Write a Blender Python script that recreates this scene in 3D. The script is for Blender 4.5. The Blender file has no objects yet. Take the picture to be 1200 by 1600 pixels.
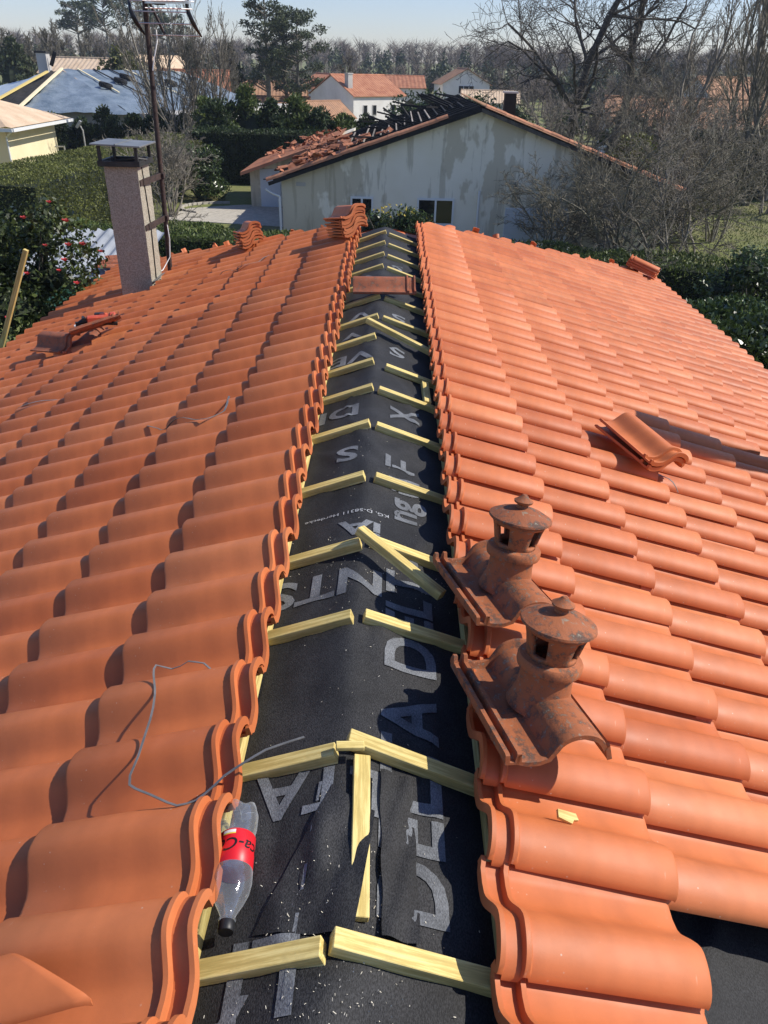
import bpy, bmesh, math, random
import numpy as np
from mathutils import Vector, Matrix, Euler, noise

sc = bpy.context.scene
COL = sc.collection
R = math.radians

# ------------------------------------------------------------------ camera, sky, sun
# the camera is the origin; the ridge runs along +Y, ground lies 6.2 m below the camera
cam = bpy.data.cameras.new('camera')
cam.sensor_fit = 'VERTICAL'
cam.sensor_height = 32.0
cam.sensor_width = 24.0
cam.lens = 32.0 * 1200.0 / 1600.0
cam.clip_start = 0.05
cam.clip_end = 3000
camo = bpy.data.objects.new('camera', cam)
COL.objects.link(camo)
PITCH, YAW, ROLL = R(30.43), R(-0.12), R(1.45)
_cam = Matrix.Rotation(-YAW, 3, 'Z') @ Matrix.Rotation(R(90) - PITCH, 3, 'X') @ Matrix.Rotation(ROLL, 3, 'Z')
camo.matrix_world = _cam.to_4x4()
sc.camera = camo

SUN_EL = R(43)
w = bpy.data.worlds.new('World')
sc.world = w
w.use_nodes = True
nt = w.node_tree
sky = nt.nodes.new('ShaderNodeTexSky')
sky.sky_type = 'NISHITA'
sky.sun_disc = False
sky.sun_elevation = SUN_EL
sky.sun_rotation = R(85)
sky.altitude = 20
sky.air_density = 1.0
sky.dust_density = 0.3
sky.ozone_density = 1.6
tint = nt.nodes.new('ShaderNodeMix'); tint.data_type = 'RGBA'; tint.blend_type = 'MULTIPLY'; tint.inputs[0].default_value = 1.0
tint.inputs[7].default_value = (0.86, 0.90, 1.15, 1)
nt.links.new(sky.outputs[0], tint.inputs[6])
nt.links.new(tint.outputs[2], nt.nodes['Background'].inputs[0])
nt.nodes['Background'].inputs[1].default_value = 0.104

sun = bpy.data.lights.new('sun', 'SUN')
sun.energy = 4.5
sun.angle = R(0.53)
sun.color = (1.0, 0.94, 0.85)
suno = bpy.data.objects.new('sun', sun)
COL.objects.link(suno)
suno.rotation_euler = (R(-4.0), R(90) - SUN_EL, 0)

sc.view_settings.view_transform = 'Standard'
sc.view_settings.look = 'None'
sc.view_settings.exposure = 0.30
sc.view_settings.gamma = 1.0
sc.view_settings.use_curve_mapping = False
sc.cycles.max_bounces = 6
sc.cycles.transparent_max_bounces = 8

rng = np.random.default_rng(11)
rnd = random.Random(5)

# ------------------------------------------------------------------ materials
def _nodes(name):
    m = bpy.data.materials.new(name)
    m.use_nodes = True
    n = m.node_tree
    return m, n, n.nodes['Principled BSDF']

def mix(n, a, b, fac, mode='MIX'):
    x = n.nodes.new('ShaderNodeMix')
    x.data_type = 'RGBA'
    x.blend_type = mode
    for i, v in ((0, fac), (6, a), (7, b)):
        s = x.inputs[i]
        if hasattr(v, 'is_linked') or hasattr(v, 'links'):
            n.links.new(v, s)
        elif isinstance(v, (int, float)):
            s.default_value = v
        else:
            s.default_value = (*v, 1)
    return x.outputs[2]

def tex(n, scale, detail=4, rough=0.6, coord='Object', stretch=None, kind='noise'):
    c = n.nodes.new('ShaderNodeTexCoord')
    out = c.outputs[coord]
    if stretch:
        mp = n.nodes.new('ShaderNodeMapping')
        mp.inputs['Scale'].default_value = stretch
        n.links.new(out, mp.inputs[0])
        out = mp.outputs[0]
    if kind == 'voronoi':
        t = n.nodes.new('ShaderNodeTexVoronoi')
        t.inputs['Scale'].default_value = scale
        n.links.new(out, t.inputs['Vector'])
        return t.outputs['Distance']
    t = n.nodes.new('ShaderNodeTexNoise')
    t.inputs['Scale'].default_value = scale
    t.inputs['Detail'].default_value = detail
    t.inputs['Roughness'].default_value = rough
    n.links.new(out, t.inputs['Vector'])
    return t.outputs[0]

def ramp(n, fac, stops):
    r = n.nodes.new('ShaderNodeValToRGB')
    e = r.color_ramp.elements
    while len(e) < len(stops):
        e.new(0.5)
    for el, (p, c) in zip(e, stops):
        el.position = p
        el.color = (*c, 1) if not isinstance(c, (int, float)) else (c, c, c, 1)
    n.links.new(fac, r.inputs[0])
    return r.outputs[0]

def bump(n, bsdf, h, strength=0.3, dist=0.01):
    b = n.nodes.new('ShaderNodeBump')
    b.inputs['Strength'].default_value = strength
    b.inputs['Distance'].default_value = dist
    n.links.new(h, b.inputs['Height'])
    n.links.new(b.outputs[0], bsdf.inputs['Normal'])

def rand_value(n):
    """object random plus the per-face 'rnd' attribute of joined meshes, 0..1"""
    oi = n.nodes.new('ShaderNodeObjectInfo')
    at = n.nodes.new('ShaderNodeAttribute')
    at.attribute_name = 'rnd'
    ad = n.nodes.new('ShaderNodeMath'); ad.operation = 'ADD'
    n.links.new(oi.outputs['Random'], ad.inputs[0]); n.links.new(at.outputs['Fac'], ad.inputs[1])
    fr = n.nodes.new('ShaderNodeMath'); fr.operation = 'FRACT'
    n.links.new(ad.outputs[0], fr.inputs[0])
    return fr.outputs[0]

def plain(name, c1, c2=None, scale=6, rough=0.7, bmp=0.0, bscale=None, bdist=0.01, spec=0.4, metal=0, stretch=None, rvar=0.0, detail=5, contrast=(0.35, 0.65)):
    m, n, b = _nodes(name)
    c2 = c2 or c1
    t = tex(n, scale, detail, stretch=stretch)
    col = ramp(n, t, [(contrast[0], c1), (contrast[1], c2)])
    if rvar:
        rv = rand_value(n)
        col = mix(n, col, ramp(n, rv, [(0, 1 - rvar), (1, 1 + rvar)]), 1.0, 'MULTIPLY')
    n.links.new(col, b.inputs['Base Color'])
    b.inputs['Roughness'].default_value = rough
    b.inputs['Specular IOR Level'].default_value = spec
    b.inputs['Metallic'].default_value = metal
    if bmp:
        bump(n, b, tex(n, bscale or scale * 6, 4, stretch=stretch), bmp, bdist)
    return m

def clay(name, base, dark, light, rough=0.5, weather=0.0):
    """fired clay: per-tile hue, faint blotches, rub marks and specks"""
    m, n, b = _nodes(name)
    rv = rand_value(n)
    col = ramp(n, rv, [(0.0, dark), (0.35, base), (0.7, base), (1.0, light)])
    t = tex(n, 9, 5, 0.6)
    col = mix(n, col, ramp(n, t, [(0.30, (0.91, 0.90, 0.90)), (0.66, (1.05, 1.04, 1.03))]), 1.0, 'MULTIPLY')
    band = tex(n, 14, 2, 0.4, stretch=(1.0, 0.08, 0.08))
    col = mix(n, col, ramp(n, band, [(0.4, 0.93), (0.6, 1.05)]), 0.8, 'MULTIPLY')
    sp = tex(n, 75, 1, 0.4, kind='voronoi')
    spk = tex(n, 17, 2)
    spm = n.nodes.new('ShaderNodeMath'); spm.operation = 'MULTIPLY'
    n.links.new(ramp(n, sp, [(0.10, 1.0), (0.17, 0.0)]), spm.inputs[0])
    n.links.new(ramp(n, spk, [(0.60, 0.0), (0.68, 1.0)]), spm.inputs[1])
    col = mix(n, col, (0.62, 0.40, 0.28), spm.outputs[0])
    du = tex(n, 2.6, 6, 0.7, coord='Object')
    col = mix(n, col, ramp(n, du, [(0.36, 0.90), (0.64, 1.05)]), 1.0, 'MULTIPLY')
    sc_ = tex(n, 30, 5, 0.75, stretch=(1.0, 0.25, 0.25))
    col = mix(n, col, (0.66, 0.38, 0.25), ramp(n, sc_, [(0.68, 0.0), (0.74, 0.40)]))
    if weather:
        wt = tex(n, 24, 8, 0.78)
        col = mix(n, col, (0.05, 0.042, 0.035), ramp(n, wt, [(0.49, 0.0), (0.60, weather)]))
        w2 = tex(n, 48, 6, 0.75)
        col = mix(n, col, (0.34, 0.30, 0.22), ramp(n, w2, [(0.56, 0.0), (0.68, weather * 0.8)]))
    n.links.new(col, b.inputs['Base Color'])
    b.inputs['Roughness'].default_value = rough
    b.inputs['Specular IOR Level'].default_value = 0.36
    rr = ramp(n, tex(n, 8, 3), [(0.3, rough - 0.03), (0.7, rough + 0.06)])
    n.links.new(rr, b.inputs['Roughness'])
    bump(n, b, tex(n, 120 if not weather else 60, 6, 0.7), 0.06 if not weather else 0.45, 0.004)
    return m

def foliage(name, dark, light, rough=0.55, trans=0.25, spec=0.35):
    m, n, b = _nodes(name)
    rv = rand_value(n)
    big = tex(n, 0.9, 4)
    col = ramp(n, rv, [(0, dark), (1, light)])
    col = mix(n, col, ramp(n, big, [(0.35, 0.65), (0.65, 1.25)]), 1.0, 'MULTIPLY')
    n.links.new(col, b.inputs['Base Color'])
    b.inputs['Roughness'].default_value = rough
    b.inputs['Specular IOR Level'].default_value = spec
    if trans:
        tr = n.nodes.new('ShaderNodeBsdfTranslucent')
        n.links.new(col, tr.inputs[0])
        ms = n.nodes.new('ShaderNodeMixShader')
        ms.inputs[0].default_value = trans
        n.links.new(b.outputs[0], ms.inputs[1]); n.links.new(tr.outputs[0], ms.inputs[2])
        n.links.new(ms.outputs[0], n.nodes['Material Output'].inputs[0])
    return m

def membrane_mat(name, base, lint, wv=1.0):
    m, n, b = _nodes(name)
    t = tex(n, 5, 6, 0.65)
    col = ramp(n, t, [(0.35, tuple(c * 0.7 for c in base)), (0.7, tuple(c * 1.5 for c in base))])
    weave = tex(n, 420, 2, 0.6, stretch=(1, 0.45, 1))
    col = mix(n, col, ramp(n, weave, [(0.38, 0.55), (0.64, 2.0)]), wv, 'MULTIPLY')
    dust = tex(n, 240, 3, 0.7)
    dm = tex(n, 3.5, 3)
    mm = n.nodes.new('ShaderNodeMath'); mm.operation = 'MULTIPLY'
    n.links.new(ramp(n, dust, [(0.70, 0.0), (0.76, 0.8)]), mm.inputs[0])
    n.links.new(ramp(n, dm, [(0.56, 0.0), (0.72, 1.0)]), mm.inputs[1])
    col = mix(n, col, lint, mm.outputs[0])
    n.links.new(col, b.inputs['Base Color'])
    b.inputs['Roughness'].default_value = 0.72
    b.inputs['Specular IOR Level'].default_value = 0.35
    bump(n, b, weave, 0.5, 0.003)
    return m

def wood_mat(name, c1, c2, c3):
    m, n, b = _nodes(name)
    t = tex(n, 9, 8, 0.72, stretch=(0.5, 9, 9))
    col = ramp(n, t, [(0.30, tuple(c * .72 for c in c1)), (0.46, c1), (0.56, c2), (0.75, c3)])
    col = mix(n, col, (0.30, 0.22, 0.10), ramp(n, tex(n, 11, 6, .7), [(0.56, 0.0), (0.74, 0.45)]))
    kn = tex(n, 7, 2)
    col = mix(n, col, tuple(c * 0.45 for c in c1), ramp(n, kn, [(0.70, 0.0), (0.76, 0.7)]))
    rv = rand_value(n)
    col = mix(n, col, ramp(n, rv, [(0, 0.82), (1, 1.1)]), 1.0, 'MULTIPLY')
    n.links.new(col, b.inputs['Base Color'])
    b.inputs['Roughness'].default_value = 0.75
    bump(n, b, tex(n, 40, 6, 0.7, stretch=(0.3, 6, 6)), 0.25, 0.003)
    return m

M = {}
M['tile'] = clay('terracotta', (0.560, 0.163, 0.053), (0.475, 0.124, 0.038), (0.62, 0.202, 0.074), 0.52)
M['tile_old'] = clay('old_terracotta', (0.345, 0.112, 0.043), (0.29, 0.092, 0.037), (0.39, 0.13, 0.052), 0.72, 0.85)
M['tile_weathered'] = clay('weathered_terracotta', (0.36, 0.115, 0.055), (0.30, 0.095, 0.045), (0.43, 0.15, 0.075), 0.75, 0.6)
M['membrane'] = membrane_mat('roof_membrane_cloth', (0.017, 0.017, 0.0175), (0.36, 0.34, 0.29))
M['print'] = membrane_mat('grey_print', (0.115, 0.122, 0.130), (0.30, 0.29, 0.26), 0.5)
M['print_white'] = plain('pale_print', (0.42, 0.43, 0.43), rough=0.6)
M['batten'] = wood_mat('fresh_pine', (0.56, 0.42, 0.13), (0.74, 0.59, 0.22), (0.82, 0.70, 0.31))
M['sawdust'] = plain('pale_sawdust', (0.62, 0.56, 0.42), (0.72, 0.68, 0.56), 30, 0.8)
M['roughcast'] = plain('roughcast', (0.24, 0.215, 0.16), (0.46, 0.42, 0.33), 75, 0.95, 0.5, 130, 0.012, detail=8)
M['black_metal'] = plain('black_metal', (0.02, 0.02, 0.021), (0.04, 0.038, 0.036), 12, 0.5, 0.2)
M['zinc'] = plain('zinc_sheet', (0.20, 0.21, 0.215), (0.30, 0.31, 0.31), 4, 0.5, 0.1, metal=0.5)
M['rust_pipe'] = plain('rusty_pipe', (0.028, 0.019, 0.016), (0.065, 0.040, 0.032), 25, 0.7, 0.3)
M['alu'] = plain('aluminium', (0.55, 0.55, 0.55), (0.7, 0.7, 0.7), 6, 0.35, metal=0.8)
M['white_plastic'] = plain('white_plastic', (0.75, 0.75, 0.73), rough=0.5)
M['strap'] = plain('steel_strap', (0.20, 0.19, 0.17), (0.32, 0.30, 0.27), 18, 0.42, metal=0.55)
M['red_plastic'] = plain('red_plastic', (0.48, 0.055, 0.025), (0.55, 0.10, 0.045), 14, 0.5)
M['black_plastic'] = plain('black_plastic', (0.014, 0.014, 0.015), rough=0.45)
M['bark'] = plain('bark', (0.105, 0.095, 0.068), (0.21, 0.19, 0.14), 6, 0.9, 0.4, rvar=0.15)
M['bark_pale'] = plain('pale_bark', (0.16, 0.14, 0.11), (0.27, 0.24, 0.19), 5, 0.9, 0.3, rvar=0.2)
M['bark_dark'] = plain('dark_bark', (0.050, 0.043, 0.036), (0.115, 0.10, 0.082), 6, 0.9, 0.4, rvar=0.15)
M['twig_far'] = plain('far_twigs', (0.13, 0.105, 0.085), (0.20, 0.17, 0.14), 0.05, 0.95, rvar=0.35)
M['grass'] = None
M['hedge'] = foliage('hedge_leaves', (0.078, 0.094, 0.022), (0.205, 0.220, 0.055))
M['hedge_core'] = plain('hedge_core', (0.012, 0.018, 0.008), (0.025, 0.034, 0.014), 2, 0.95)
M['cypress'] = foliage('cypress_leaves', (0.018, 0.032, 0.012), (0.055, 0.085, 0.025))
M['juniper'] = foliage('juniper_leaves', (0.045, 0.070, 0.018), (0.125, 0.165, 0.040))
M['laurel'] = foliage('laurel_leaves', (0.028, 0.046, 0.014), (0.085, 0.130, 0.032), 0.35, 0.15, 0.5)
M['camellia'] = foliage('camellia_leaves', (0.020, 0.034, 0.012), (0.085, 0.115, 0.028), 0.42, 0.14, 0.4)
M['pine'] = foliage('pine_needles', (0.030, 0.045, 0.018), (0.085, 0.105, 0.040), 0.6, 0.1)
M['olive'] = foliage('olive_leaves', (0.07, 0.08, 0.025), (0.16, 0.165, 0.05))
M['brownleaf'] = foliage('dry_leaves', (0.10, 0.075, 0.04), (0.20, 0.155, 0.085))
M['petal'] = foliage('camellia_petals', (0.50, 0.03, 0.05), (0.72, 0.12, 0.10), 0.6, 0.2)
M['bud_yellow'] = foliage('yellow_flowers', (0.55, 0.42, 0.05), (0.7, 0.55, 0.1), 0.6, 0.2)

def render_wall(name, c1, c2, stain, amt):
    m, n, b = _nodes(name)
    col = ramp(n, tex(n, 0.8, 6), [(0.35, c1), (0.65, c2)])
    # blotchy damp patches with hard lower-contrast edges
    t = tex(n, 0.42, 5, 0.6, stretch=(1.0, 1.0, 0.55))
    col = mix(n, col, stain, ramp(n, t, [(0.505, 0.0), (0.525, amt)]))
    t2 = tex(n, 1.4, 5, 0.6, stretch=(1.6, 1.0, 0.22))
    col = mix(n, col, tuple(c * 0.8 for c in stain), ramp(n, t2, [(0.55, 0.0), (0.60, amt * 0.8)]))
    n.links.new(col, b.inputs['Base Color'])
    b.inputs['Roughness'].default_value = 0.92
    bump(n, b, tex(n, 30, 4), 0.3, 0.01)
    return m
M['stucco'] = render_wall('stained_render', (0.80, 0.735, 0.58), (0.85, 0.79, 0.65), (0.46, 0.395, 0.27), 0.62)
M['stucco_white'] = plain('white_render', (0.66, 0.63, 0.58), (0.76, 0.73, 0.68), 0.7, 0.9, 0.2)
M['stucco_cream'] = plain('cream_render', (0.74, 0.64, 0.40), (0.80, 0.70, 0.46), 0.7, 0.9, 0.2)
M['stucco_grey'] = plain('grey_render', (0.42, 0.40, 0.37), (0.52, 0.50, 0.46), 0.7, 0.9, 0.2)
M['far_tile'] = plain('far_roof_tile', (0.33, 0.125, 0.066), (0.46, 0.21, 0.115), 1.2, 0.85, 0.5, 5, 0.05, rvar=0.18)
M['far_tile_tan'] = plain('tan_roof_tile', (0.55, 0.40, 0.26), (0.68, 0.52, 0.36), 1.0, 0.85, 0.5, 5, 0.05, rvar=0.15)
M['far_tile_brown'] = plain('brown_roof_tile', (0.26, 0.15, 0.09), (0.40, 0.22, 0.12), 1.0, 0.85, 0.5, 5, 0.05, rvar=0.15)
M['charred'] = plain('charred_wood', (0.010, 0.010, 0.010), (0.028, 0.026, 0.024), 3, 0.85, 0.4, rvar=0.4)
M['ashwood'] = plain('ash_grey_batten', (0.16, 0.14, 0.12), (0.34, 0.30, 0.25), 3, 0.85, rvar=0.4)
M['glass_dark'] = plain('dark_window', (0.012, 0.014, 0.016), rough=0.08, spec=0.6)
M['frame_white'] = plain('white_frame', (0.72, 0.72, 0.70), rough=0.5)
M['door_white'] = plain('white_door', (0.62, 0.66, 0.70), (0.68, 0.71, 0.74), 2, 0.5)
M['tarp'] = plain('blue_grey_tarp', (0.125, 0.165, 0.20), (0.225, 0.275, 0.32), 0.8, 0.42, 0.7, 2.2, 0.12, spec=0.6)
M['tarp_pale'] = plain('pale_tarp', (0.36, 0.42, 0.47), (0.46, 0.52, 0.56), 1.2, 0.4, 0.6, 2.2, 0.1)
M['rubber'] = plain('tyre_rubber', (0.012, 0.012, 0.012), rough=0.8)
M['green_metal'] = plain('green_sheet', (0.16, 0.42, 0.28), (0.22, 0.50, 0.34), 3, 0.5)
M['corrugated'] = plain('weathered_sheet', (0.22, 0.24, 0.26), (0.34, 0.36, 0.38), 2, 0.55, 0.2)
M['gravel'] = plain('gravel', (0.36, 0.33, 0.27), (0.52, 0.48, 0.40), 5, 0.95, 0.6, 30, 0.03)
M['stone_kerb'] = plain('stone', (0.40, 0.37, 0.31), (0.5, 0.46, 0.4), 4, 0.9, 0.4)
M['bottle_label'] = plain('red_label', (0.62, 0.012, 0.02), (0.66, 0.016, 0.025), 4, 0.4)
M['concrete'] = plain('concrete', (0.34, 0.33, 0.31), (0.44, 0.43, 0.40), 3, 0.9, 0.3)

def bottle_plastic():
    m, n, b = _nodes('clear_plastic')
    n.nodes.remove(b)
    tr = n.nodes.new('ShaderNodeBsdfTransparent'); tr.inputs[0].default_value = (0.95, 0.975, 0.98, 1)
    gl = n.nodes.new('ShaderNodeBsdfGlossy'); gl.inputs['Roughness'].default_value = 0.07; gl.inputs[0].default_value = (0.95, 0.97, 1, 1)
    df = n.nodes.new('ShaderNodeBsdfDiffuse'); df.inputs[0].default_value = (0.75, 0.78, 0.8, 1)
    bp = n.nodes.new('ShaderNodeBump'); bp.inputs['Strength'].default_value = 0.45; bp.inputs['Distance'].default_value = 0.004
    n.links.new(tex(n, 38, 4), bp.inputs['Height']); n.links.new(bp.outputs[0], gl.inputs['Normal'])
    m1 = n.nodes.new('ShaderNodeMixShader'); m1.inputs[0].default_value = 0.42
    n.links.new(gl.outputs[0], m1.inputs[1]); n.links.new(df.outputs[0], m1.inputs[2])
    lw = n.nodes.new('ShaderNodeLayerWeight'); lw.inputs[0].default_value = 0.45
    f = ramp(n, lw.outputs['Facing'], [(0.0, 0.13), (0.55, 0.26), (1.0, 0.80)])
    hz = ramp(n, tex(n, 26, 4), [(0.52, 0.0), (0.80, 0.18)])
    ad = n.nodes.new('ShaderNodeMath'); ad.operation = 'ADD'; ad.use_clamp = True
    n.links.new(f, ad.inputs[0]); n.links.new(hz, ad.inputs[1])
    ms = n.nodes.new('ShaderNodeMixShader')
    n.links.new(ad.outputs[0], ms.inputs[0]); n.links.new(tr.outputs[0], ms.inputs[1]); n.links.new(m1.outputs[0], ms.inputs[2])
    n.links.new(ms.outputs[0], n.nodes['Material Output'].inputs[0])
    return m
M['bottle'] = bottle_plastic()

def ground_mat():
    m, n, b = _nodes('meadow')
    a = tex(n, 0.35, 6, 0.6)
    c = tex(n, 6, 6, 0.7)
    d = tex(n, 0.06, 4)
    col = ramp(n, a, [(0.3, (0.110, 0.135, 0.030)), (0.5, (0.170, 0.190, 0.050)), (0.7, (0.23, 0.21, 0.085))])
    col = mix(n, col, ramp(n, c, [(0.3, 0.6), (0.7, 1.3)]), 1.0, 'MULTIPLY')
    col = mix(n, col, (0.17, 0.13, 0.08), ramp(n, d, [(0.48, 0.0), (0.62, 0.55)]))
    n.links.new(col, b.inputs['Base Color'])
    b.inputs['Roughness'].default_value = 0.95
    bump(n, b, c, 0.6, 0.05)
    return m
M['grass'] = ground_mat()

# ------------------------------------------------------------------ helpers
def tag(o, label=None, cat=None, group=None, kind=None):
    if label: o['label'] = label
    if cat: o['category'] = cat
    if group: o['group'] = group
    if kind: o['kind'] = kind
    return o

def empty(name, loc=(0, 0, 0), rz=0.0):
    o = bpy.data.objects.new(name, None)
    o.empty_display_size = 0.2
    o.location = loc
    o.rotation_euler = (0, 0, rz)
    COL.objects.link(o)
    return o

def link(name, me, mat=None, parent=None, loc=None, rot=None):
    o = bpy.data.objects.new(name, me)
    if mat is not None and len(me.materials) == 0:
        me.materials.append(mat)
    COL.objects.link(o)
    if parent is not None:
        o.parent = parent
    if loc is not None: o.location = loc
    if rot is not None: o.rotation_euler = rot
    return o

class MB:
    """collects pieces; build() links them as one mesh"""
    def __init__(s):
        s.v = []; s.f = []; s.r = []
    def add(s, vs, fs, r=0.0):
        k = len(s.v)
        s.v.extend([tuple(p) for p in vs])
        s.f.extend([tuple(i + k for i in f) for f in fs])
        s.r.extend([r] * len(fs))
    def box(s, c, d, rot=None, r=0.0):
        hx, hy, hz = d[0] / 2, d[1] / 2, d[2] / 2
        vs = [Vector((x, y, z)) for x in (-hx, hx) for y in (-hy, hy) for z in (-hz, hz)]
        if rot is not None:
            vs = [rot @ p for p in vs]
        c = Vector(c)
        s.add([p + c for p in vs], [(0, 1, 3, 2), (4, 6, 7, 5), (0, 4, 5, 1), (2, 3, 7, 6), (0, 2, 6, 4), (1, 5, 7, 3)], r)
    def beam(s, a, b, wd, ht, up=(0, 0, 1), r=0.0):
        a, b = Vector(a), Vector(b)
        x = (b - a); L = x.length; x.normalize()
        y = Vector(up).cross(x).normalized(); z = x.cross(y)
        s.box((a + b) / 2, (L, wd, ht), Matrix((x, y, z)).transposed(), r)
    def tube(s, pts, rad, n=8, cap=True):
        pts = [Vector(p) for p in pts]
        if not hasattr(rad, '__len__'): rad = [rad] * len(pts)
        vs = []; fs = []
        for i, p in enumerate(pts):
            d = (pts[min(i + 1, len(pts) - 1)] - pts[max(i - 1, 0)]).normalized()
            a = d.orthogonal().normalized() if i == 0 else (pa - d * pa.dot(d)).normalized()
            pa = a
            b = d.cross(a)
            for k in range(n):
                t = 2 * math.pi * k / n
                vs.append(p + (a * math.cos(t) + b * math.sin(t)) * rad[i])
        for i in range(len(pts) - 1):
            for k in range(n):
                k2 = (k + 1) % n
                fs.append((i * n + k, i * n + k2, (i + 1) * n + k2, (i + 1) * n + k))
        if cap:
            fs.append(tuple(range(n - 1, -1, -1)))
            fs.append(tuple((len(pts) - 1) * n + k for k in range(n)))
        s.add(vs, fs)
    def lathe(s, prof, n=24, skip=None):
        vs = []; fs = []
        for (r, z) in prof:
            for k in range(n):
                t = 2 * math.pi * k / n
                vs.append((r * math.cos(t), r * math.sin(t), z))
        for i in range(len(prof) - 1):
            for k in range(n):
                if skip and skip(i, k): continue
                k2 = (k + 1) % n
                fs.append((i * n + k, i * n + k2, (i + 1) * n + k2, (i + 1) * n + k))
        s.add(vs, fs)
    def prism(s, poly, vec):
        n = len(poly); v = Vector(vec)
        vs = [Vector(p) for p in poly] + [Vector(p) + v for p in poly]
        s.add(vs, [tuple(range(n - 1, -1, -1)), tuple(range(n, 2 * n))] + [(i, (i + 1) % n, n + (i + 1) % n, n + i) for i in range(n)])
    def build(s, name, mat, parent=None, smooth=None, loc=None, rot=None, attr=False, bevel=0.0):
        me = bpy.data.meshes.new(name)
        me.from_pydata(s.v, [], s.f)
        bm = bmesh.new(); bm.from_mesh(me)
        bmesh.ops.recalc_face_normals(bm, faces=bm.faces)
        if bevel:
            bmesh.ops.bevel(bm, geom=[e for e in bm.edges], offset=bevel, segments=1, affect='EDGES', profile=0.5)
        bm.to_mesh(me); bm.free()
        if attr and not bevel:
            a = me.attributes.new('rnd', 'FLOAT', 'FACE')
            a.data.foreach_set('value', s.r)
        if smooth is not None:
            me.polygons.foreach_set('use_smooth', [True] * len(me.polygons))
            me.set_sharp_from_angle(angle=R(smooth))
        return link(name, me, mat, parent, loc, rot)

def np_mesh(name, V, Fq, rndv=None):
    """fast mesh from vertex array and an (n,k) face array"""
    me = bpy.data.meshes.new(name)
    n, k = Fq.shape
    me.vertices.add(len(V)); me.vertices.foreach_set('co', V.astype(np.float32).ravel())
    me.loops.add(n * k); me.loops.foreach_set('vertex_index', Fq.astype(np.int32).ravel())
    me.polygons.add(n)
    me.polygons.foreach_set('loop_start', np.arange(0, n * k, k, dtype=np.int32))
    me.update(calc_edges=True)
    if rndv is not None:
        a = me.attributes.new('rnd', 'FLOAT', 'FACE')
        a.data.foreach_set('value', rndv.astype(np.float32))
    me.validate()
    return me

def leaves_mesh(name, P, size, elong=1.8, normals=None, flop=0.9, droop=None):
    """one folded diamond per point"""
    n = len(P)
    d = rng.normal(size=(n, 3))
    if normals is not None: d = normals + d * flop
    if droop is not None: d = d + np.array(droop)
    d /= np.linalg.norm(d, axis=1)[:, None] + 1e-9
    a = rng.normal(size=(n, 3)); s = np.cross(d, a); s /= np.linalg.norm(s, axis=1)[:, None] + 1e-9
    nn = np.cross(d, s)
    L = (size * rng.uniform(0.6, 1.35, n))[:, None]
    W = L / elong
    V = np.empty((n, 4, 3))
    V[:, 0] = P - d * L * .5
    V[:, 1] = P + s * W * .5 + nn * W * .22
    V[:, 2] = P + d * L * .5
    V[:, 3] = P - s * W * .5 + nn * W * .22
    return np_mesh(name, V.reshape(-1, 3), np.arange(4 * n).reshape(n, 4), rng.uniform(0, 1, n))

def segs_mesh(name, S, sides):
    """S rows: p0(3) p1(3) r0 r1 -> open prisms"""
    S = np.asarray(S, float); n = len(S)
    p0, p1 = S[:, :3], S[:, 3:6]
    d = p1 - p0; d /= np.linalg.norm(d, axis=1)[:, None] + 1e-9
    a = np.where(np.abs(d[:, 2:3]) < .9, np.array([[0, 0, 1.]]), np.array([[1., 0, 0]]))
    u = np.cross(d, a); u /= np.linalg.norm(u, axis=1)[:, None] + 1e-9
    v = np.cross(d, u)
    V = np.empty((n, 2 * sides, 3))
    for k in range(sides):
        t = 2 * math.pi * k / sides
        o = u * math.cos(t) + v * math.sin(t)
        V[:, k] = p0 + o * S[:, 6:7]
        V[:, sides + k] = p1 + o * S[:, 7:8]
    F = np.array([(k, (k + 1) % sides, sides + (k + 1) % sides, sides + k) for k in range(sides)])
    Fq = (np.arange(n)[:, None, None] * 2 * sides + F[None]).reshape(-1, 4)
    return np_mesh(name, V.reshape(-1, 3), Fq, np.repeat(rng.uniform(0, 1, n), sides))

# ------------------------------------------------------------------ terrain
GZ = -6.2
def gz(x, y):
    z = GZ
    if y > 55: z -= 1.6 * min(1, (y - 55) / 60)
    if y > 170: z += (min(y, 400) - 170) * 0.018
    return z

gx = np.concatenate([np.linspace(-1400, -120, 17), np.linspace(-100, 100, 41), np.linspace(120, 1400, 17)])
gy = np.concatenate([np.linspace(-300, -40, 6), np.linspace(-20, 140, 41), np.linspace(160, 460, 16), np.linspace(520, 2600, 14)])
V = np.array([(x, y, gz(x, y)) for y in gy for x in gx])
nx = len(gx)
Fq = np.array([(j * nx + i, j * nx + i + 1, (j + 1) * nx + i + 1, (j + 1) * nx + i) for j in range(len(gy) - 1) for i in range(nx - 1)])
tag(link('ground', np_mesh('ground', V, Fq), M['grass']), kind='structure')
mb = MB()
mb.prism([(-10.2, 35.2, GZ + .004), (-4.3, 34.2, GZ + .004), (-3.9, 39.4, GZ + .004), (-7.2, 39.6, GZ + .004), (-9.6, 38.2, GZ + .004)], (0, 0, .03))
tag(mb.build('driveway', M['gravel']), kind='structure')

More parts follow.
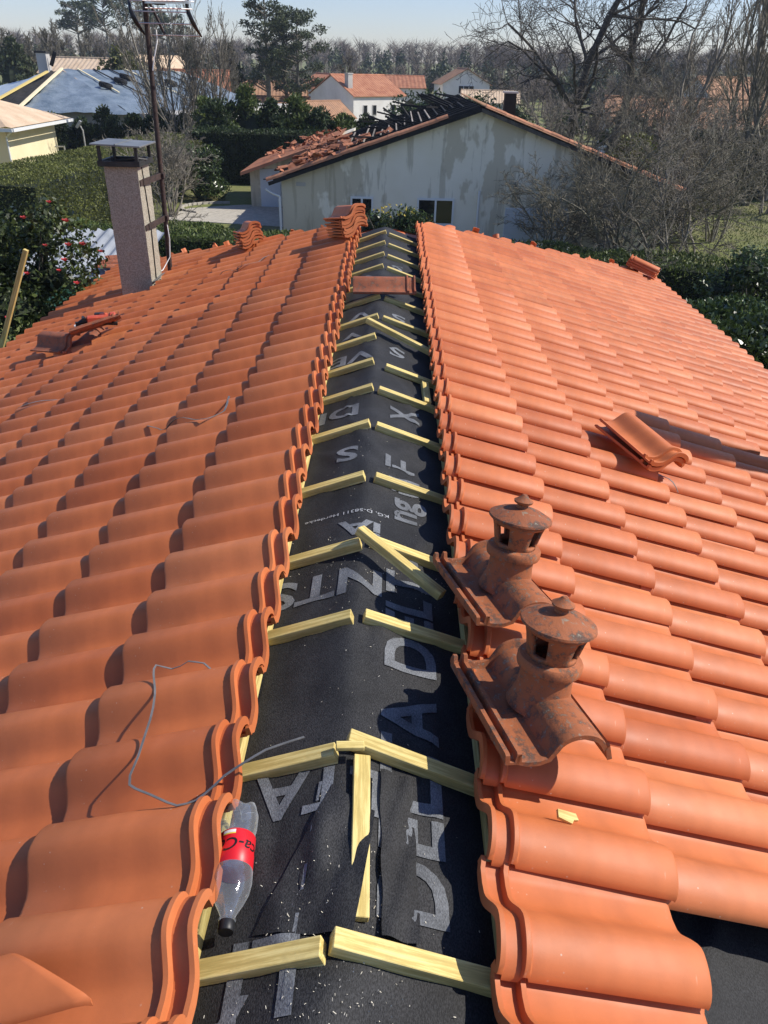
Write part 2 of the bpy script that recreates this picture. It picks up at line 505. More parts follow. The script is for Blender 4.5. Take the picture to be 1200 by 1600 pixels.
# ------------------------------------------------------------------ our roof
H = 1.35; TW = 0.163 * H; TE = 0.2787 * H; A = R(19.22); TA = math.tan(A); CA = math.cos(A); SA = math.sin(A)
TL = 0.432; XR = -0.0839; ZR = -1.3207
def planeR(x): return -H - x * TA
def planeL(x): return -0.9567 * H + x * TA
def tile_profile(nb=8, nf=4):
    P = []
    yc, yl, zb, zt = 0.076, -0.008, 0.016, 0.064
    for k in range(nb + 1):                       # near side of the barrel, steep
        t = k / nb
        P.append((yl + (yc - yl) * (1 - math.cos(t * math.pi / 2)), zb + (zt - zb) * math.sin(t * math.pi / 2)))
    for k in range(1, nb + 1):                    # far side eases into the pan
        t = k / nb
        P.append((yc + 0.092 * t, 0.004 + (zt - 0.004) * (0.5 + 0.5 * math.cos(math.pi * t)) ** 1.05))
    P += [(0.182, 0.002), (0.198, 0.003), (0.214, 0.004), (0.226, 0.014), (0.236, 0.015)]
    return P
PROF = tile_profile()

def make_tile_mesh(name, rings, prof=PROF, th=0.012, cut=None):
    """rings: (x, dz) down the length"""
    n = len(prof)
    nor = []
    for i in range(n):
        a = prof[max(i - 1, 0)]; b = prof[min(i + 1, n - 1)]
        dy, dz = b[0] - a[0], b[1] - a[1]; l = math.hypot(dy, dz)
        nor.append((-dz / l, dy / l))
    V = []; F = []
    for (x, dz) in rings:
        for i, (y, z) in enumerate(prof):
            V.append((x, y + nor[i][0] * min(dz, 0.004) * 0, z + dz))
    m = len(rings)
    for (x, dz) in rings:
        for i, (y, z) in enumerate(prof):
            V.append((x, y - nor[i][0] * th, z - nor[i][1] * th + min(dz, 0) * .5))
    off = n * m
    for r in range(m - 1):
        for i in range(n - 1):
            a = r * n + i
            F.append((a, a + n, a + n + 1, a + 1))
            b = off + a
            F.append((b, b + 1, b + n + 1, b + n))
    for i in range(n - 1):
        F.append((i, i + 1, off + i + 1, off + i))
        a = (m - 1) * n + i
        F.append((a, off + a, off + a + 1, a + 1))
    for r in range(m - 1):
        a = r * n
        F.append((a, off + a, off + a + n, a + n))
        a = r * n + n - 1
        F.append((a, a + n, off + a + n, off + a))
    me = bpy.data.meshes.new(name)
    me.from_pydata(V, [], F)
    bm = bmesh.new(); bm.from_mesh(me); bmesh.ops.recalc_face_normals(bm, faces=bm.faces); bm.to_mesh(me); bm.free()
    me.polygons.foreach_set('use_smooth', [True] * len(me.polygons))
    me.set_sharp_from_angle(angle=R(38))
    return me

FIELD = make_tile_mesh('roof_tile', [(0, 0), (0.2, 0), (TL - 0.007, 0.0), (TL, -0.004)])
HEADT = make_tile_mesh('roof_tile_head', [(0, 0.011), (0.010, 0.011), (0.014, -0.006), (0.047, -0.006), (0.050, 0.012), (0.060, 0.012), (0.066, 0.0), (0.2, 0), (TL - 0.007, 0.0), (TL, -0.004)])
FAR = make_tile_mesh('roof_tile_far', [(0, 0), (TL, 0)], prof=tile_profile(4, 4))
for me_ in (FIELD, HEADT, FAR):
    me_.materials.append(M['tile'])
TILT = math.atan(0.031 / TE)

def tile_matrix(side, i, j, jit=True):
    """side +1 right slope, -1 left slope; i course from 1, j column (larger is nearer)"""
    if side > 0:
        s = (0.2221 + 0.2787 * i) * H; y = 2.8724 * H - TW * j
        x0 = s * CA; z0 = planeR(x0)
        d = Vector((CA, 0, -SA)); yy = Vector((0, 1, 0))
    else:
        s = (0.2889 + 0.2787 * i) * H; y = 2.6724 * H - TW * j + 0.155
        x0 = -s * CA; z0 = planeL(x0)
        d = Vector((-CA, 0, -SA)); yy = Vector((0, -1, 0))
    n = d.cross(yy)
    rot = Matrix((d, yy, n)).transposed()
    tl = Matrix.Rotation(-TILT, 3, 'Y')          # lower end sits higher than the head
    jr = Matrix.Identity(3)
    off = Vector((0, 0, 0))
    if jit:
        q = random.Random(i * 131 + j * 7 + (5000 if side > 0 else 0))
        jr = Euler((q.gauss(0, .010), q.gauss(0, .003), q.gauss(0, .009))).to_matrix()
        off = Vector((q.gauss(0, .005), q.gauss(0, .0015), q.uniform(0, .003)))
    r = rot @ tl @ jr
    p = Vector((x0, y, z0)) - r @ Vector((TL, 0, -0.0)) + rot @ off + n * 0.012
    m = r.to_4x4(); m.translation = p
    return m, Vector((x0, y, z0))

def hipR(x): return 7.97 + 0.99 * x
def hipL(x): return 7.62 + 0.93 * abs(x)

house = empty('re_roofed_house', (XR, 4, GZ))
tag(house, 'house being re-roofed with new orange clay tiles either side of an open ridge', 'house')
HINV = Matrix.Translation((-XR, -4, -GZ))

# membrane under the tiles
def hm(x, y):
    d = abs(x - XR)
    z = ZR - 0.092 - (math.sqrt(d * d + 0.02 ** 2) - 0.02) * TA
    if d < 0.75:
        k = max(0.0, 1 - d / 0.75)
        z += k * (0.010 * noise.noise((x * 5, y * 2.2, 1.3)) + 0.006 * noise.noise((x * 14, y * 7, 4.1)) - 0.004 * (1 + math.cos(2 * math.pi * (y - 0.8) / 0.48 + math.pi)))
        # folds and creases
        q = noise.noise((x * 3.1 + 0.8 * y, y * 1.7 - x * 2.0, 9.7))
        z += k * 0.010 * max(0, 1 - abs(q) * 9)
        if y < 1.35:
            e = math.exp(-(((x + 0.10) / 0.12) ** 2)) * math.exp(-(((y - 1.02) / 0.13) ** 2))
            z += 0.022 * e * (0.6 + noise.noise((x * 20, y * 12, 2)))
    elif x > 0.7 and y < 1.3:
        q = noise.noise((x * 3.4 - y * 1.6, y * 2.7 + x, 5.2))
        z += 0.014 * max(0, 1 - abs(q) * 7) + 0.012 * noise.noise((x * 6, y * 4, 7.7)) - 0.006
    return z
xs = np.concatenate([np.linspace(-4.0, -0.8, 14), np.arange(-0.72, 0.66, 0.0165), np.arange(0.68, 1.5, 0.025), np.linspace(1.52, 3.85, 20)])
ys = np.concatenate([np.arange(-0.6, 3.4, 0.022), np.arange(3.4, 7.95, 0.05)])
V = []
for y in ys:
    for x in xs:
        V.append((x - XR, y - 4, hm(x, y) - GZ))
nx = len(xs)
Fq = np.array([(j * nx + i, j * nx + i + 1, (j + 1) * nx + i + 1, (j + 1) * nx + i) for j in range(len(ys) - 1) for i in range(nx - 1)])
me = np_mesh('roof', np.array(V), Fq)
me.polygons.foreach_set('use_smooth', [True] * len(me.polygons))
roof = link('roof', me, M['membrane'], house)
roof['at_house'] = 1
roof['label'] = 'black underlay membrane with grey lettering, bare along the ridge'
def to_house(o, par, mw):
    o.parent = par
    o.matrix_parent_inverse = HINV if (par == house or par.get('at_house')) else Matrix()
    o.matrix_basis = mw
    return o

# tiles: choose the 300 nearest in view as objects, join the rest
def seen(p):
    v = _cam.transposed() @ Vector(p)
    if v.z > -0.05: return None
    u = 600 + 1200 * v.x / -v.z; t = 800 - 1200 * v.y / -v.z
    return u, t, -v.z
cells = []
for side in (1, -1):
    for i in range(1, 11):
        for j in range(-42, 18):
            m, c = tile_matrix(side, i, j)
            xm = c.x - side * TE * .5
            lim = hipR(xm) if side > 0 else hipL(xm)
            if c.y > lim + 0.45: continue
            if side > 0 and i >= 2 and j >= 14: continue           # course left open at the near right
            if side < 0 and -3.10 < c.x < -2.50 and 8.36 < c.y < 8.96: continue   # chimney passes here
            crossing = c.y > lim - 0.5
            s = seen((c.x - side * .15, c.y, c.z))
            vis = s is not None and -140 < s[0] < 1340 and 200 < s[1] < 1760
            cells.append((side, i, j, m, c, crossing, s[2] if s else 99, vis))
near = sorted([k for k in cells if k[7] and not k[5]], key=lambda k: k[6])[:300]
nearset = {(k[0], k[1], k[2]) for k in near}
for k in near:
    o = link('roof_tile', HEADT if k[1] == 1 else FIELD)
    to_house(o, roof, k[3])

def joined_tiles(cl, name, cutplane=None):
    vb = np.array([v.co[:] for v in FAR.vertices]); fb = [tuple(p.vertices) for p in FAR.polygons]
    vh = np.array([v.co[:] for v in HEADT.vertices]); fh = [tuple(p.vertices) for p in HEADT.polygons]
    V = []; F = []; rv = []; k0 = 0
    for k in cl:
        head = k[1] == 1
        m = np.array(k[3])
        src = vh if head else vb
        P = src @ m[:3, :3].T + m[:3, 3]
        V.append(P)
        ff = fh if head else fb
        F.extend([tuple(i + k0 for i in f) for f in ff])
        rv.extend([rnd.random()] * len(ff)); k0 += len(P)
    V = np.concatenate(V) - np.array([XR, 4, GZ])
    me = bpy.data.meshes.new(name)
    me.from_pydata(V.tolist(), [], F)
    a = me.attributes.new('rnd', 'FLOAT', 'FACE'); a.data.foreach_set('value', rv)
    if cutplane:
        bm = bmesh.new(); bm.from_mesh(me)
        co, no = cutplane
        bmesh.ops.bisect_plane(bm, geom=bm.verts[:] + bm.edges[:] + bm.faces[:], plane_co=Vector(co) - Vector((XR, 4, GZ)), plane_no=no, clear_outer=True)
        bm.to_mesh(me); bm.free()
    me.polygons.foreach_set('use_smooth', [True] * len(me.polygons))
    me.set_sharp_from_angle(angle=R(38))
    o = link(name, me, M['tile'], roof)
    o['kind'] = 'stuff'
    return o
rest = [k for k in cells if (k[0], k[1], k[2]) not in nearset and not (k[4].y < 0.2 and not k[7])]
joined_tiles([k for k in rest if not k[5]], 'roof_tile_field')
joined_tiles([k for k in rest if k[5] and k[0] > 0], 'cut_roof_tile_field', ((0, hipR(0), 0), (-0.99, 1, 0)))
joined_tiles([k for k in rest if k[5] and k[0] < 0], 'cut_roof_tile_field', ((0, hipL(0), 0), (0.93, 1, 0)))

# under-deck of the far ends, the hip slope and the walls
mb = MB()
mb.add([(-4.05, 7.9, planeL(-4.05) - .1), (XR, 7.9, ZR - .1), (XR, 7.95, ZR - .1), (-4.05, 11.2, planeL(-4.05) - .1)], [(0, 1, 2, 3)])
mb.add([(3.9, 7.9, planeR(3.9) - .1), (XR, 7.9, ZR - .1), (XR, 7.95, ZR - .1), (3.9, 11.7, planeR(3.9) - .1)], [(0, 3, 2, 1)])
mb.add([(-4.05, 11.2, planeL(-4.05) - .1), (XR, 7.92, ZR - .09), (3.9, 11.7, planeR(3.9) - .1)], [(0, 2, 1)])
o = mb.build('hip_slope', M['tile']); to_house(o, house, Matrix())
mb = MB()
mb.box((XR, 4.5, (GZ - 2.75) / 2), (7.2, 12.6, -2.85 - GZ))
o = mb.build('wall', M['stucco_white']); to_house(o, house, Matrix())

# tile battens (along the ridge) and counter battens (down the slope)
BW, BH = 0.042, 0.027
def wpiece(name, a, b, wd, ht, up, parent=None, own=True, mat='batten', bev=0.0015):
    """a board from a to b, its mesh length along local X"""
    a, b = Vector(a), Vector(b)
    x = b - a; L = x.length; x.normalize()
    y = Vector(up).cross(x).normalized(); z = x.cross(y)
    mb = MB(); mb.box((0, 0, 0), (L, wd, ht))
    o = mb.build(name, M[mat], bevel=bev)
    m = Matrix((x, y, z)).transposed().to_4x4(); m.translation = (a + b) / 2
    if parent is None:
        o.matrix_world = m
    else:
        to_house(o, parent, m)
    return o
NR = Vector((SA, 0, CA)); NL = Vector((-SA, 0, CA))
for side, x, drop in ((1, 0.264, 0.070), (-1, -0.355, 0.070)):
    for (ya, yb) in ((-0.4, 1.62), (1.624, 4.9), (4.904, 7.7)):
        pz = (planeR if side > 0 else planeL)
        z = pz(x) - drop
        wpiece('tile_batten', (x, ya, z), (x, yb, z), BW, BH, NR if side > 0 else NL, roof)
def cb(side, y0, xa, xb, y1=None, lift=0.0):
    """counter batten on one slope from xa (apex end) to xb"""
    y1 = y0 if y1 is None else y1
    f = planeR if side > 0 else planeL
    n = NR if side > 0 else NL
    off = -0.074 + lift
    return wpiece('counter_batten', (xa, y0, f(xa) + off), (xb, y1, f(xb) + off), 0.040, 0.032, n, roof)
for (y, xa, y2) in ((0.80, -0.092, 0.80), (1.265, -0.100, 1.265), (1.77, -0.088, 1.77), (2.16, -0.080, 2.16), (2.65, -0.085, 2.65), (3.15, -0.08, 3.15), (3.59, -0.078, 3.59), (3.98, -0.085, 3.98),
                    (4.42, -0.085, 4.42), (4.82, -0.078, 4.82), (5.30, -0.075, 5.30), (5.74, -0.072, 5.74), (6.19, -0.068, 6.19), (6.63, -0.066, 6.63), (7.09, -0.064, 7.09), (7.57, -0.062, 7.57)):
    cb(-1, y, xa, -0.62, y - 0.012)
for (y, xa, y2, lf) in ((0.815, -0.078, 0.79, 0.004), (1.30, -0.075, 1.22, 0.008), (1.785, -0.055, 1.77, 0), (2.20, -0.045, 2.15, 0), (2.665, -0.045, 2.65, 0), (3.15, -0.052, 3.13, 0), (3.59, -0.05, 3.57, 0), (3.95, -0.02, 3.93, 0),
                    (4.56, -0.14, 4.36, 0.03), (4.82, -0.05, 4.81, 0), (5.30, -0.045, 5.30, 0), (5.74, -0.042, 5.74, 0), (6.19, -0.04, 6.19, 0), (6.63, -0.04, 6.63, 0), (7.09, -0.038, 7.09, 0), (7.57, -0.036, 7.57, 0)):
    cb(1, y, xa, 0.56 if xa > -.1 else 0.3, y2, lf)

# two ends of an old ridge board showing through the torn membrane
for ya, yb, xa, xb in ((1.262, 0.872, -0.040, -0.030),):
    wpiece('ridge_board', (xa, ya, hm(xa, ya) + 0.012), (xb, yb, hm(xb, yb) + 0.010), 0.038, 0.018, (0.15, 0, 1), roof)
# overlapping flap of membrane beside it
mb = MB()
ny, nxx = 14, 8
fl = []
for a in range(ny + 1):
    for b in range(nxx + 1):
        y = 1.245 - 0.40 * a / ny
        x = 0.004 + 0.075 * b / nxx + 0.002 * math.sin(a * 1.3) + 0.012 * a / ny
        lift = 0.005 + 0.012 * (1 - b / nxx) * (0.4 + 0.6 * a / ny) + 0.005 * math.sin(a * .9 + b)
        fl.append((x, y, hm(x, y) + lift))
mb.add(fl, [(a * (nxx + 1) + b, a * (nxx + 1) + b + 1, (a + 1) * (nxx + 1) + b + 1, (a + 1) * (nxx + 1) + b) for a in range(ny) for b in range(nxx)])
o = mb.build('membrane_flap', M['membrane'], smooth=60); to_house(o, roof, Matrix())
mb = MB(); fl = []; ny, nxx = 18, 14
for a in range(ny + 1):
    for b in range(nxx + 1):
        ta, tb = a / ny, b / nxx
        y = (1.185 - 0.075 * tb) + (0.855 - 1.185 + 0.05 * tb) * ta
        xl = -0.105 - 0.13 * ta; xr_ = -0.006 - 0.034 * ta ** 1.2
        x = xl + (xr_ - xl) * tb
        lift = 0.004 + 0.030 * max(0, 1 - (1 - tb) * 2.6) ** 1.0 * (1 - .25 * ta) + 0.006 * math.sin(5 * tb + 3 * ta) * tb + 0.010 * tb * (1 - tb) * math.sin(7 * ta)
        fl.append((x, y, hm(x, y) + lift))
mb.add(fl, [(a * (nxx + 1) + b, a * (nxx + 1) + b + 1, (a + 1) * (nxx + 1) + b + 1, (a + 1) * (nxx + 1) + b) for a in range(ny) for b in range(nxx)])
o = mb.build('membrane_flap', M['membrane'], smooth=60); to_house(o, roof, Matrix())

# printed lettering draped on the membrane
def text_verts(body, size, shear=0.0, bold=0.0):
    c = bpy.data.curves.new('t', 'FONT'); c.body = body; c.size = size; c.shear = shear; c.offset = bold
    c.resolution_u = 4
    o = bpy.data.objects.new('t', c); COL.objects.link(o)
    dg = bpy.context.evaluated_depsgraph_get()
    me = bpy.data.meshes.new_from_object(o.evaluated_get(dg))
    bpy.data.objects.remove(o); bpy.data.curves.remove(c)
    return me
def lettering(body, size, at, rot, wide=1.0, mat='print', bold=0.026, step=0.02):
    me = text_verts(body, size, 0, bold * size)
    bm = bmesh.new(); bm.from_mesh(me)
    bmesh.ops.remove_doubles(bm, verts=bm.verts, dist=1e-5)
    bmesh.ops.triangulate(bm, faces=bm.faces)
    for v in bm.verts: v.co.x *= wide
    for _ in range(6):
        es = [e for e in bm.edges if e.calc_length() > step]
        if not es: break
        bmesh.ops.subdivide_edges(bm, edges=es, cuts=1)
        bmesh.ops.triangulate(bm, faces=bm.faces)
    cs, sn = math.cos(rot), math.sin(rot)
    for v in bm.verts:
        x = at[0] + v.co.x * cs - v.co.y * sn; y = at[1] + v.co.x * sn + v.co.y * cs
        v.co = Vector((x, y, hm(x, y) + 0.003))
    bmesh.ops.recalc_face_normals(bm, faces=bm.faces)
    bm.to_mesh(me); bm.free()
    me.polygons.foreach_set('use_smooth', [True] * len(me.polygons))
    me.materials.clear()
    o = link('printed_lettering', me, M[mat]); to_house(o, roof, Matrix())
HP = math.pi / 2
for body, size, at, rot, wide in (
        ('DELTA', 0.20, (0.145, 0.88), HP, 1.05), ('DELTA', 0.20, (0.150, 1.60), HP, 1.05), ('ng', 0.17, (0.115, 2.42), HP, 1.05), ('üI', 0.17, (0.130, 2.62), HP, 1.0),
        ('TI', 0.15, (0.115, 2.92), math.pi, 1.0), ('X', 0.19, (0.145, 3.34), HP, 1.1), ('S', 0.19, (0.09, 4.36), math.pi, 1.1), ('S', 0.17, (0.10, 5.05), math.pi, 1.2), ('R', 0.17, (0.10, 5.90), math.pi, 1.2), ('S', 0.17, (0.09, 6.45), math.pi, 1.2),
        ('LTA', 0.17, (0.02, 1.235), math.pi, 1.0), ('LI', 0.20, (-0.13, 0.84), math.pi, 1.0), ('A', 0.20, (-0.23, 0.74), math.pi, 1.0),
        ('NTS', 0.20, (0.005, 2.055), math.pi, 1.02), ('iA', 0.15, (-0.01, 2.36), math.pi, 1.15), ('S', 0.19, (-0.12, 2.98), math.pi, 1.1), ('DI', 0.19, (-0.13, 3.46), math.pi, 1.1),
        ('VE', 0.19, (-0.10, 4.22), math.pi, 1.15), ('V', 0.19, (-0.17, 4.66), math.pi, 1.1), ('V', 0.17, (-0.14, 5.05), math.pi, 1.2), ('V', 0.17, (-0.13, 6.05), math.pi, 1.2)):
    lettering(body, size, at, rot, wide)
lettering('KG, D-58311 Herdecke', 0.028, (0.015, 2.44), math.pi, 1.15, 'print_white', 0.0, 0.03)
lettering('EN', 0.34, (1.42, 0.38), HP + .15, 1.3)
lettering('®', 0.085, (0.01, 0.63), 0.15, 1.2, 'print', 0.01)
lettering('©', 0.05, (0.115, 2.80), HP, 1.0)
# dashed chalk line of the roll edge
for a in range(7):
    y = 1.20 - a * 0.105
    pts = []
    mb = MB()
    q = [(-0.135 - 0.006 * a, y), (-0.128 - 0.006 * a, y), (-0.131 - 0.006 * a, y - .055), (-0.138 - 0.006 * a, y - .055)]
    mb.add([(x, yy, hm(x, yy) + .0035) for x, yy in q], [(0, 1, 2, 3)])
    o = mb.build('printed_dash', M['print']); to_house(o, roof, Matrix())
# sawdust and lint shreds lying on the membrane
mb = MB()
for k in range(750):
    y = rnd.choice([rnd.gauss(0.93, 0.13), rnd.gauss(0.72, 0.10), rnd.uniform(.55, 3.2), rnd.gauss(2.1, .1)])
    x = XR + (rnd.gauss(0.03, 0.10) if y < 1.4 else rnd.gauss(0.03, 0.13))
    L = abs(rnd.gauss(0, 0.0011)) + 0.0004; a = rnd.uniform(0, 6.28); wv = rnd.uniform(.0003, .0008)
    dx, dy = math.cos(a) * L, math.sin(a) * L; px, py = -math.sin(a) * wv, math.cos(a) * wv
    z = hm(x, y) + 0.004
    mb.add([(x - dx - px, y - dy - py, z), (x + dx - px, y + dy - py, z + .002), (x + dx + px, y + dy + py, z + .002), (x - dx + px, y - dy + py, z)], [(0, 1, 2, 3)])
o = mb.build('sawdust', M['sawdust']); tag(o, 'pale sawdust and shavings scattered on the black membrane', 'sawdust', kind='stuff')

# chimneys
def chimney(cx, cy, wx, wy, zb, zt, cap=True):
    mb = MB(); mb.box((cx, cy, (zb + zt) / 2), (wx, wy, zt - zb))
    me = mb.build('chimney', M['roughcast']).data
    bm = bmesh.new(); bm.from_mesh(me)
    bmesh.ops.subdivide_edges(bm, edges=[e for e in bm.edges if abs(e.verts[0].co.z - e.verts[1].co.z) > .3], cuts=40)
    bmesh.ops.subdivide_edges(bm, edges=[e for e in bm.edges if e.calc_length() > .1 and abs(e.verts[0].co.z - e.verts[1].co.z) < .01], cuts=9, use_grid_fill=True)
    bmesh.ops.triangulate(bm, faces=bm.faces)
    for v in bm.verts:
        q = noise.noise_vector(v.co * 23)
        v.co += Vector((q.x, q.y, 0)) * 0.004
    bm.to_mesh(me); bm.free()
    o = [x for x in COL.objects if x.data == me][0]
    to_house(o, house, Matrix())
    return o
ch = chimney(-2.78, 8.65, 0.34, 0.40, -2.9, -0.98)
def child(mb, name, mat, par, **k):
    o = mb.build(name, M[mat], **k); to_house(o, par, Matrix()); return o
mb = MB()
for sx in (-1, 1):
    mb.box((-2.78 + sx * .195, 8.65, -0.955), (0.035, 0.50, 0.05))
for sy in (-1, 1):
    mb.box((-2.78, 8.65 + sy * .232, -0.957), (0.354, 0.035, 0.05))
child(mb, 'cap_frame', 'black_metal', ch)
for sx in (-1, 1):
    for sy in (-1, 1):
        mb = MB(); mb.box((-2.78 + sx * .185, 8.65 + sy * .23, -0.862), (0.03, 0.03, 0.135)); child(mb, 'cap_post', 'black_metal', ch)
mb = MB(); mb.box((-2.78, 8.65, -0.784), (0.50, 0.58, 0.016), Euler((0, R(2), 0)).to_matrix()); child(mb, 'cap_plate', 'zinc', ch, bevel=0.002)
mb = MB(); mb.box((-2.78, 8.65, -0.776), (0.012, 0.58, 0.014)); child(mb, 'cap_seam', 'zinc', ch)
mb = MB(); mb.tube([(-2.86, 8.45, -.93), (-2.86, 8.45, -.87), (-2.84, 8.45, -.855), (-2.82, 8.45, -.87), (-2.82, 8.45, -.93)], .006, 6); child(mb, 'cap_hook', 'black_metal', ch)
mb = MB()
for k in range(3):
    mb.tube([(-2.73 + rnd.uniform(-.1, .1), 8.45 + .1 * k, -.925), (-2.63, 8.5 + .07 * k, -.91), (-2.55, 8.62, -.93)], .008, 5)
child(mb, 'cap_wire', 'black_metal', ch)
mb = MB(); mb.tube([(-2.606, 8.59, -1.0), (-2.604, 8.65, -1.6), (-2.602, 8.59, -2.24)], .007, 6); child(mb, 'cable', 'black_plastic', ch)
mb = MB(); mb.add([(-2.605, 8.42, planeL(-2.605) + .07), (-2.55, 8.42, planeL(-2.55) + .07), (-2.55, 8.80, planeL(-2.55) + .07), (-2.605, 8.80, planeL(-2.605) + .07)], [(0, 1, 2, 3)]); child(mb, 'flashing', 'zinc', ch)
# the second chimney stands on the right slope, beyond the frame, and throws its shadow up the tiles
chimney(3.02, 4.40, 0.46, 0.36, -2.9, -0.62)

# ------------------------------------------------------------------ antenna
ant = empty('tv_antenna', (-2.58, 9.10, -2.2))
tag(ant, 'rusty antenna mast with a gridded aerial strapped beside the roughcast chimney', 'antenna')
def ab(mb, name, mat, par=ant, **k):
    o = mb.build(name, M[mat], **k)
    o.parent = par; o.matrix_parent_inverse = Matrix.Translation(-ant.location)
    return o
MX = lambda z: -2.58 + 0.022 * (z + 2.2)
MY = 9.10
mb = MB(); mb.tube([(MX(-2.30), MY, -2.30), (MX(-.9), MY, -.9), (MX(.9), MY, .9)], [.028, .027, .025], 10); ab(mb, 'mast', 'rust_pipe', smooth=50)
for z in (-1.14, -1.58):
    mb = MB(); mb.beam((-2.60, 8.56, z), (MX(z) - .0, MY - .02, z), .012, .06); mb.beam((-2.604, 8.46, z), (-2.604, 8.66, z), .008, .055); mb.box((MX(z), MY, z), (.07, .07, .05)); ab(mb, 'bracket', 'rust_pipe')
mb = MB(); mb.tube([(MX(-1.65) + .02, MY - .02, -1.65), (MX(-1.8) + .035, MY - .03, -1.8), (MX(-2.) + .02, MY - .03, -2.0), (-2.62, 8.95, -2.12), (-2.66, 8.85, -2.14)], .006, 6); ab(mb, 'cable', 'white_plastic', smooth=60)
mb = MB(); mb.tube([(MX(-.12) + .02, MY - .02, -.14), (MX(0) + .05, MY - .02, -.02), (MX(0.1) + .09, MY, .12), (MX(.2) + .09, MY, .22)], .007, 6); ab(mb, 'cable', 'white_plastic', smooth=60)
# reflector: two dark curved side bars joined by rods
for dx in (-.17, .40):
    mb = MB()
    pts = []
    for k in range(9):
        t = k / 8
        pts.append((MX(.3) + dx + 0.13 * t, MY + .05 - .12 * math.sin(t * math.pi), .47 - .30 * t))
    mb.tube(pts, [.006 + .018 * math.sin(math.pi * (k + .4) / 8.8) for k in range(9)], 6); ab(mb, 'reflector_bar', 'black_plastic', smooth=60)
mb = MB()
for t in (.02, .33, .66, .98):
    y = MY + .05 - .12 * math.sin(t * math.pi)
    mb.tube([(MX(.3) - .17 + .13 * t, y, .47 - .3 * t), (MX(.3) + .40 + .13 * t, y, .47 - .3 * t)], .0055, 5)
ab(mb, 'reflector_rod', 'alu')
mb = MB(); mb.beam((MX(.4), MY, .45), (MX(.4) + .62, MY - .75, .42), .022, .022); ab(mb, 'boom', 'alu')
mb = MB(); mb.beam((MX(.3) + .02, MY, .52), (MX(.3) + .18, MY - .04, .18), .02, .02); ab(mb, 'strut', 'rust_pipe')
mb = MB(); mb.box((MX(.3) + .17, MY - .1, .46), (.11, .09, .07)); ab(mb, 'dipole_box', 'black_plastic', bevel=.008)
for k in range(7):
    mb = MB(); q = .2 + .11 * k
    c = Vector((MX(.4) + .62 * q, MY - .75 * q, .46 - .03 * q)); a = Vector((.77, .63, 0)) * .11
    mb.tube([c - a, c + a], .005, 5); mb.tube([c - a * .8 - Vector((0, 0, .06)), c + a * .8 - Vector((0, 0, .06))], .004, 5); ab(mb, 'director', 'alu')
mb = MB(); mb.tube([(MX(.4) + .46, MY - .3, .62), (MX(.4) + .49, MY - .3, .50), (MX(.4) + .49, MY - .3, .37)], [.01, .03, .012], 6); ab(mb, 'reflector_bar', 'black_plastic', smooth=60)

# ------------------------------------------------------------------ loose tiles
def loose_tile(label, loc, rot, group=None, mesh=None, mat=None, cat='roof tile'):
    o = link('clay_tile', mesh or FIELDH)
    o.matrix_world = Matrix.Translation(loc) @ rot.to_4x4()
    tag(o, label, cat, group)
    return o
FIELDH = make_tile_mesh('loose_tile', [(0, 0.010), (0.010, 0.010), (0.014, -0.005), (0.047, -0.005), (0.050, 0.011), (0.060, 0.011), (0.066, 0.0), (0.2, 0), (TL - 0.007, 0.0), (TL, -0.004)])
FIELDH.materials.append(M['tile'])
OLDT = FIELDH.copy(); OLDT.materials.clear(); OLDT.materials.append(M['tile_weathered'])
def slope_rot(side, yaw, extra=None):
    """tile lying on a slope, its length turned by yaw from the fall line"""
    d = Vector((side * CA, 0, -SA)); yy = Vector((0, side, 0)); n = d.cross(yy)
    m = Matrix((d, yy, n)).transposed() @ Matrix.Rotation(yaw, 3, 'Z')
    return m @ (extra or Matrix.Identity(3))
ORD = ['topmost', 'second', 'third', 'fourth', 'fifth', 'sixth', 'lowest']
def stack(base, side, yaw, n, where, group, dz=0.030, lean=(0, 0), seed=1, tip=0.0):
    q = random.Random(seed)
    r0 = slope_rot(side, yaw)
    nrm = Vector((side * SA, 0, CA))
    for k in range(n):
        r = r0 @ Euler((tip + q.gauss(0, .012), q.gauss(0, .01), q.gauss(0, .03))).to_matrix()
        c = Vector(base) + nrm * (0.02 + dz * k) + Vector((lean[0] * k + q.gauss(0, .004), lean[1] * k + q.gauss(0, .004), 0))
        p = c - r @ Vector((TL / 2, TW / 2, 0))
        nm = 'lowest' if k == 0 else ORD[n - 1 - k]
        loose_tile(('%s orange clay tile of the stack %s' % (nm, where)), p, r, group)
stack((-1.55, 8.72, planeL(-1.55) + .055), -1, R(-66), 6, 'on the left slope beyond the chimney mast', 'tiles stacked on the left slope', 0.031, (0.006, .004), 3)
stack((-0.40, 7.35, planeL(-.40) + .055), -1, R(-62), 7, 'beside the far end of the open ridge', 'tiles stacked by the ridge', 0.026, (0.004, .004), 4)
stack((3.52, 11.15, planeR(3.52) + .06), 1, R(-28), 4, 'on the far right corner of the roof', 'tiles stacked at the far corner', 0.031, (0, 0), 6)
stack((1.28, 3.60, planeR(1.28) + .085), 1, R(114), 2, 'alone on the right slope', 'tile pair on the right slope', 0.034, (0.01, 0), 8, R(-5))
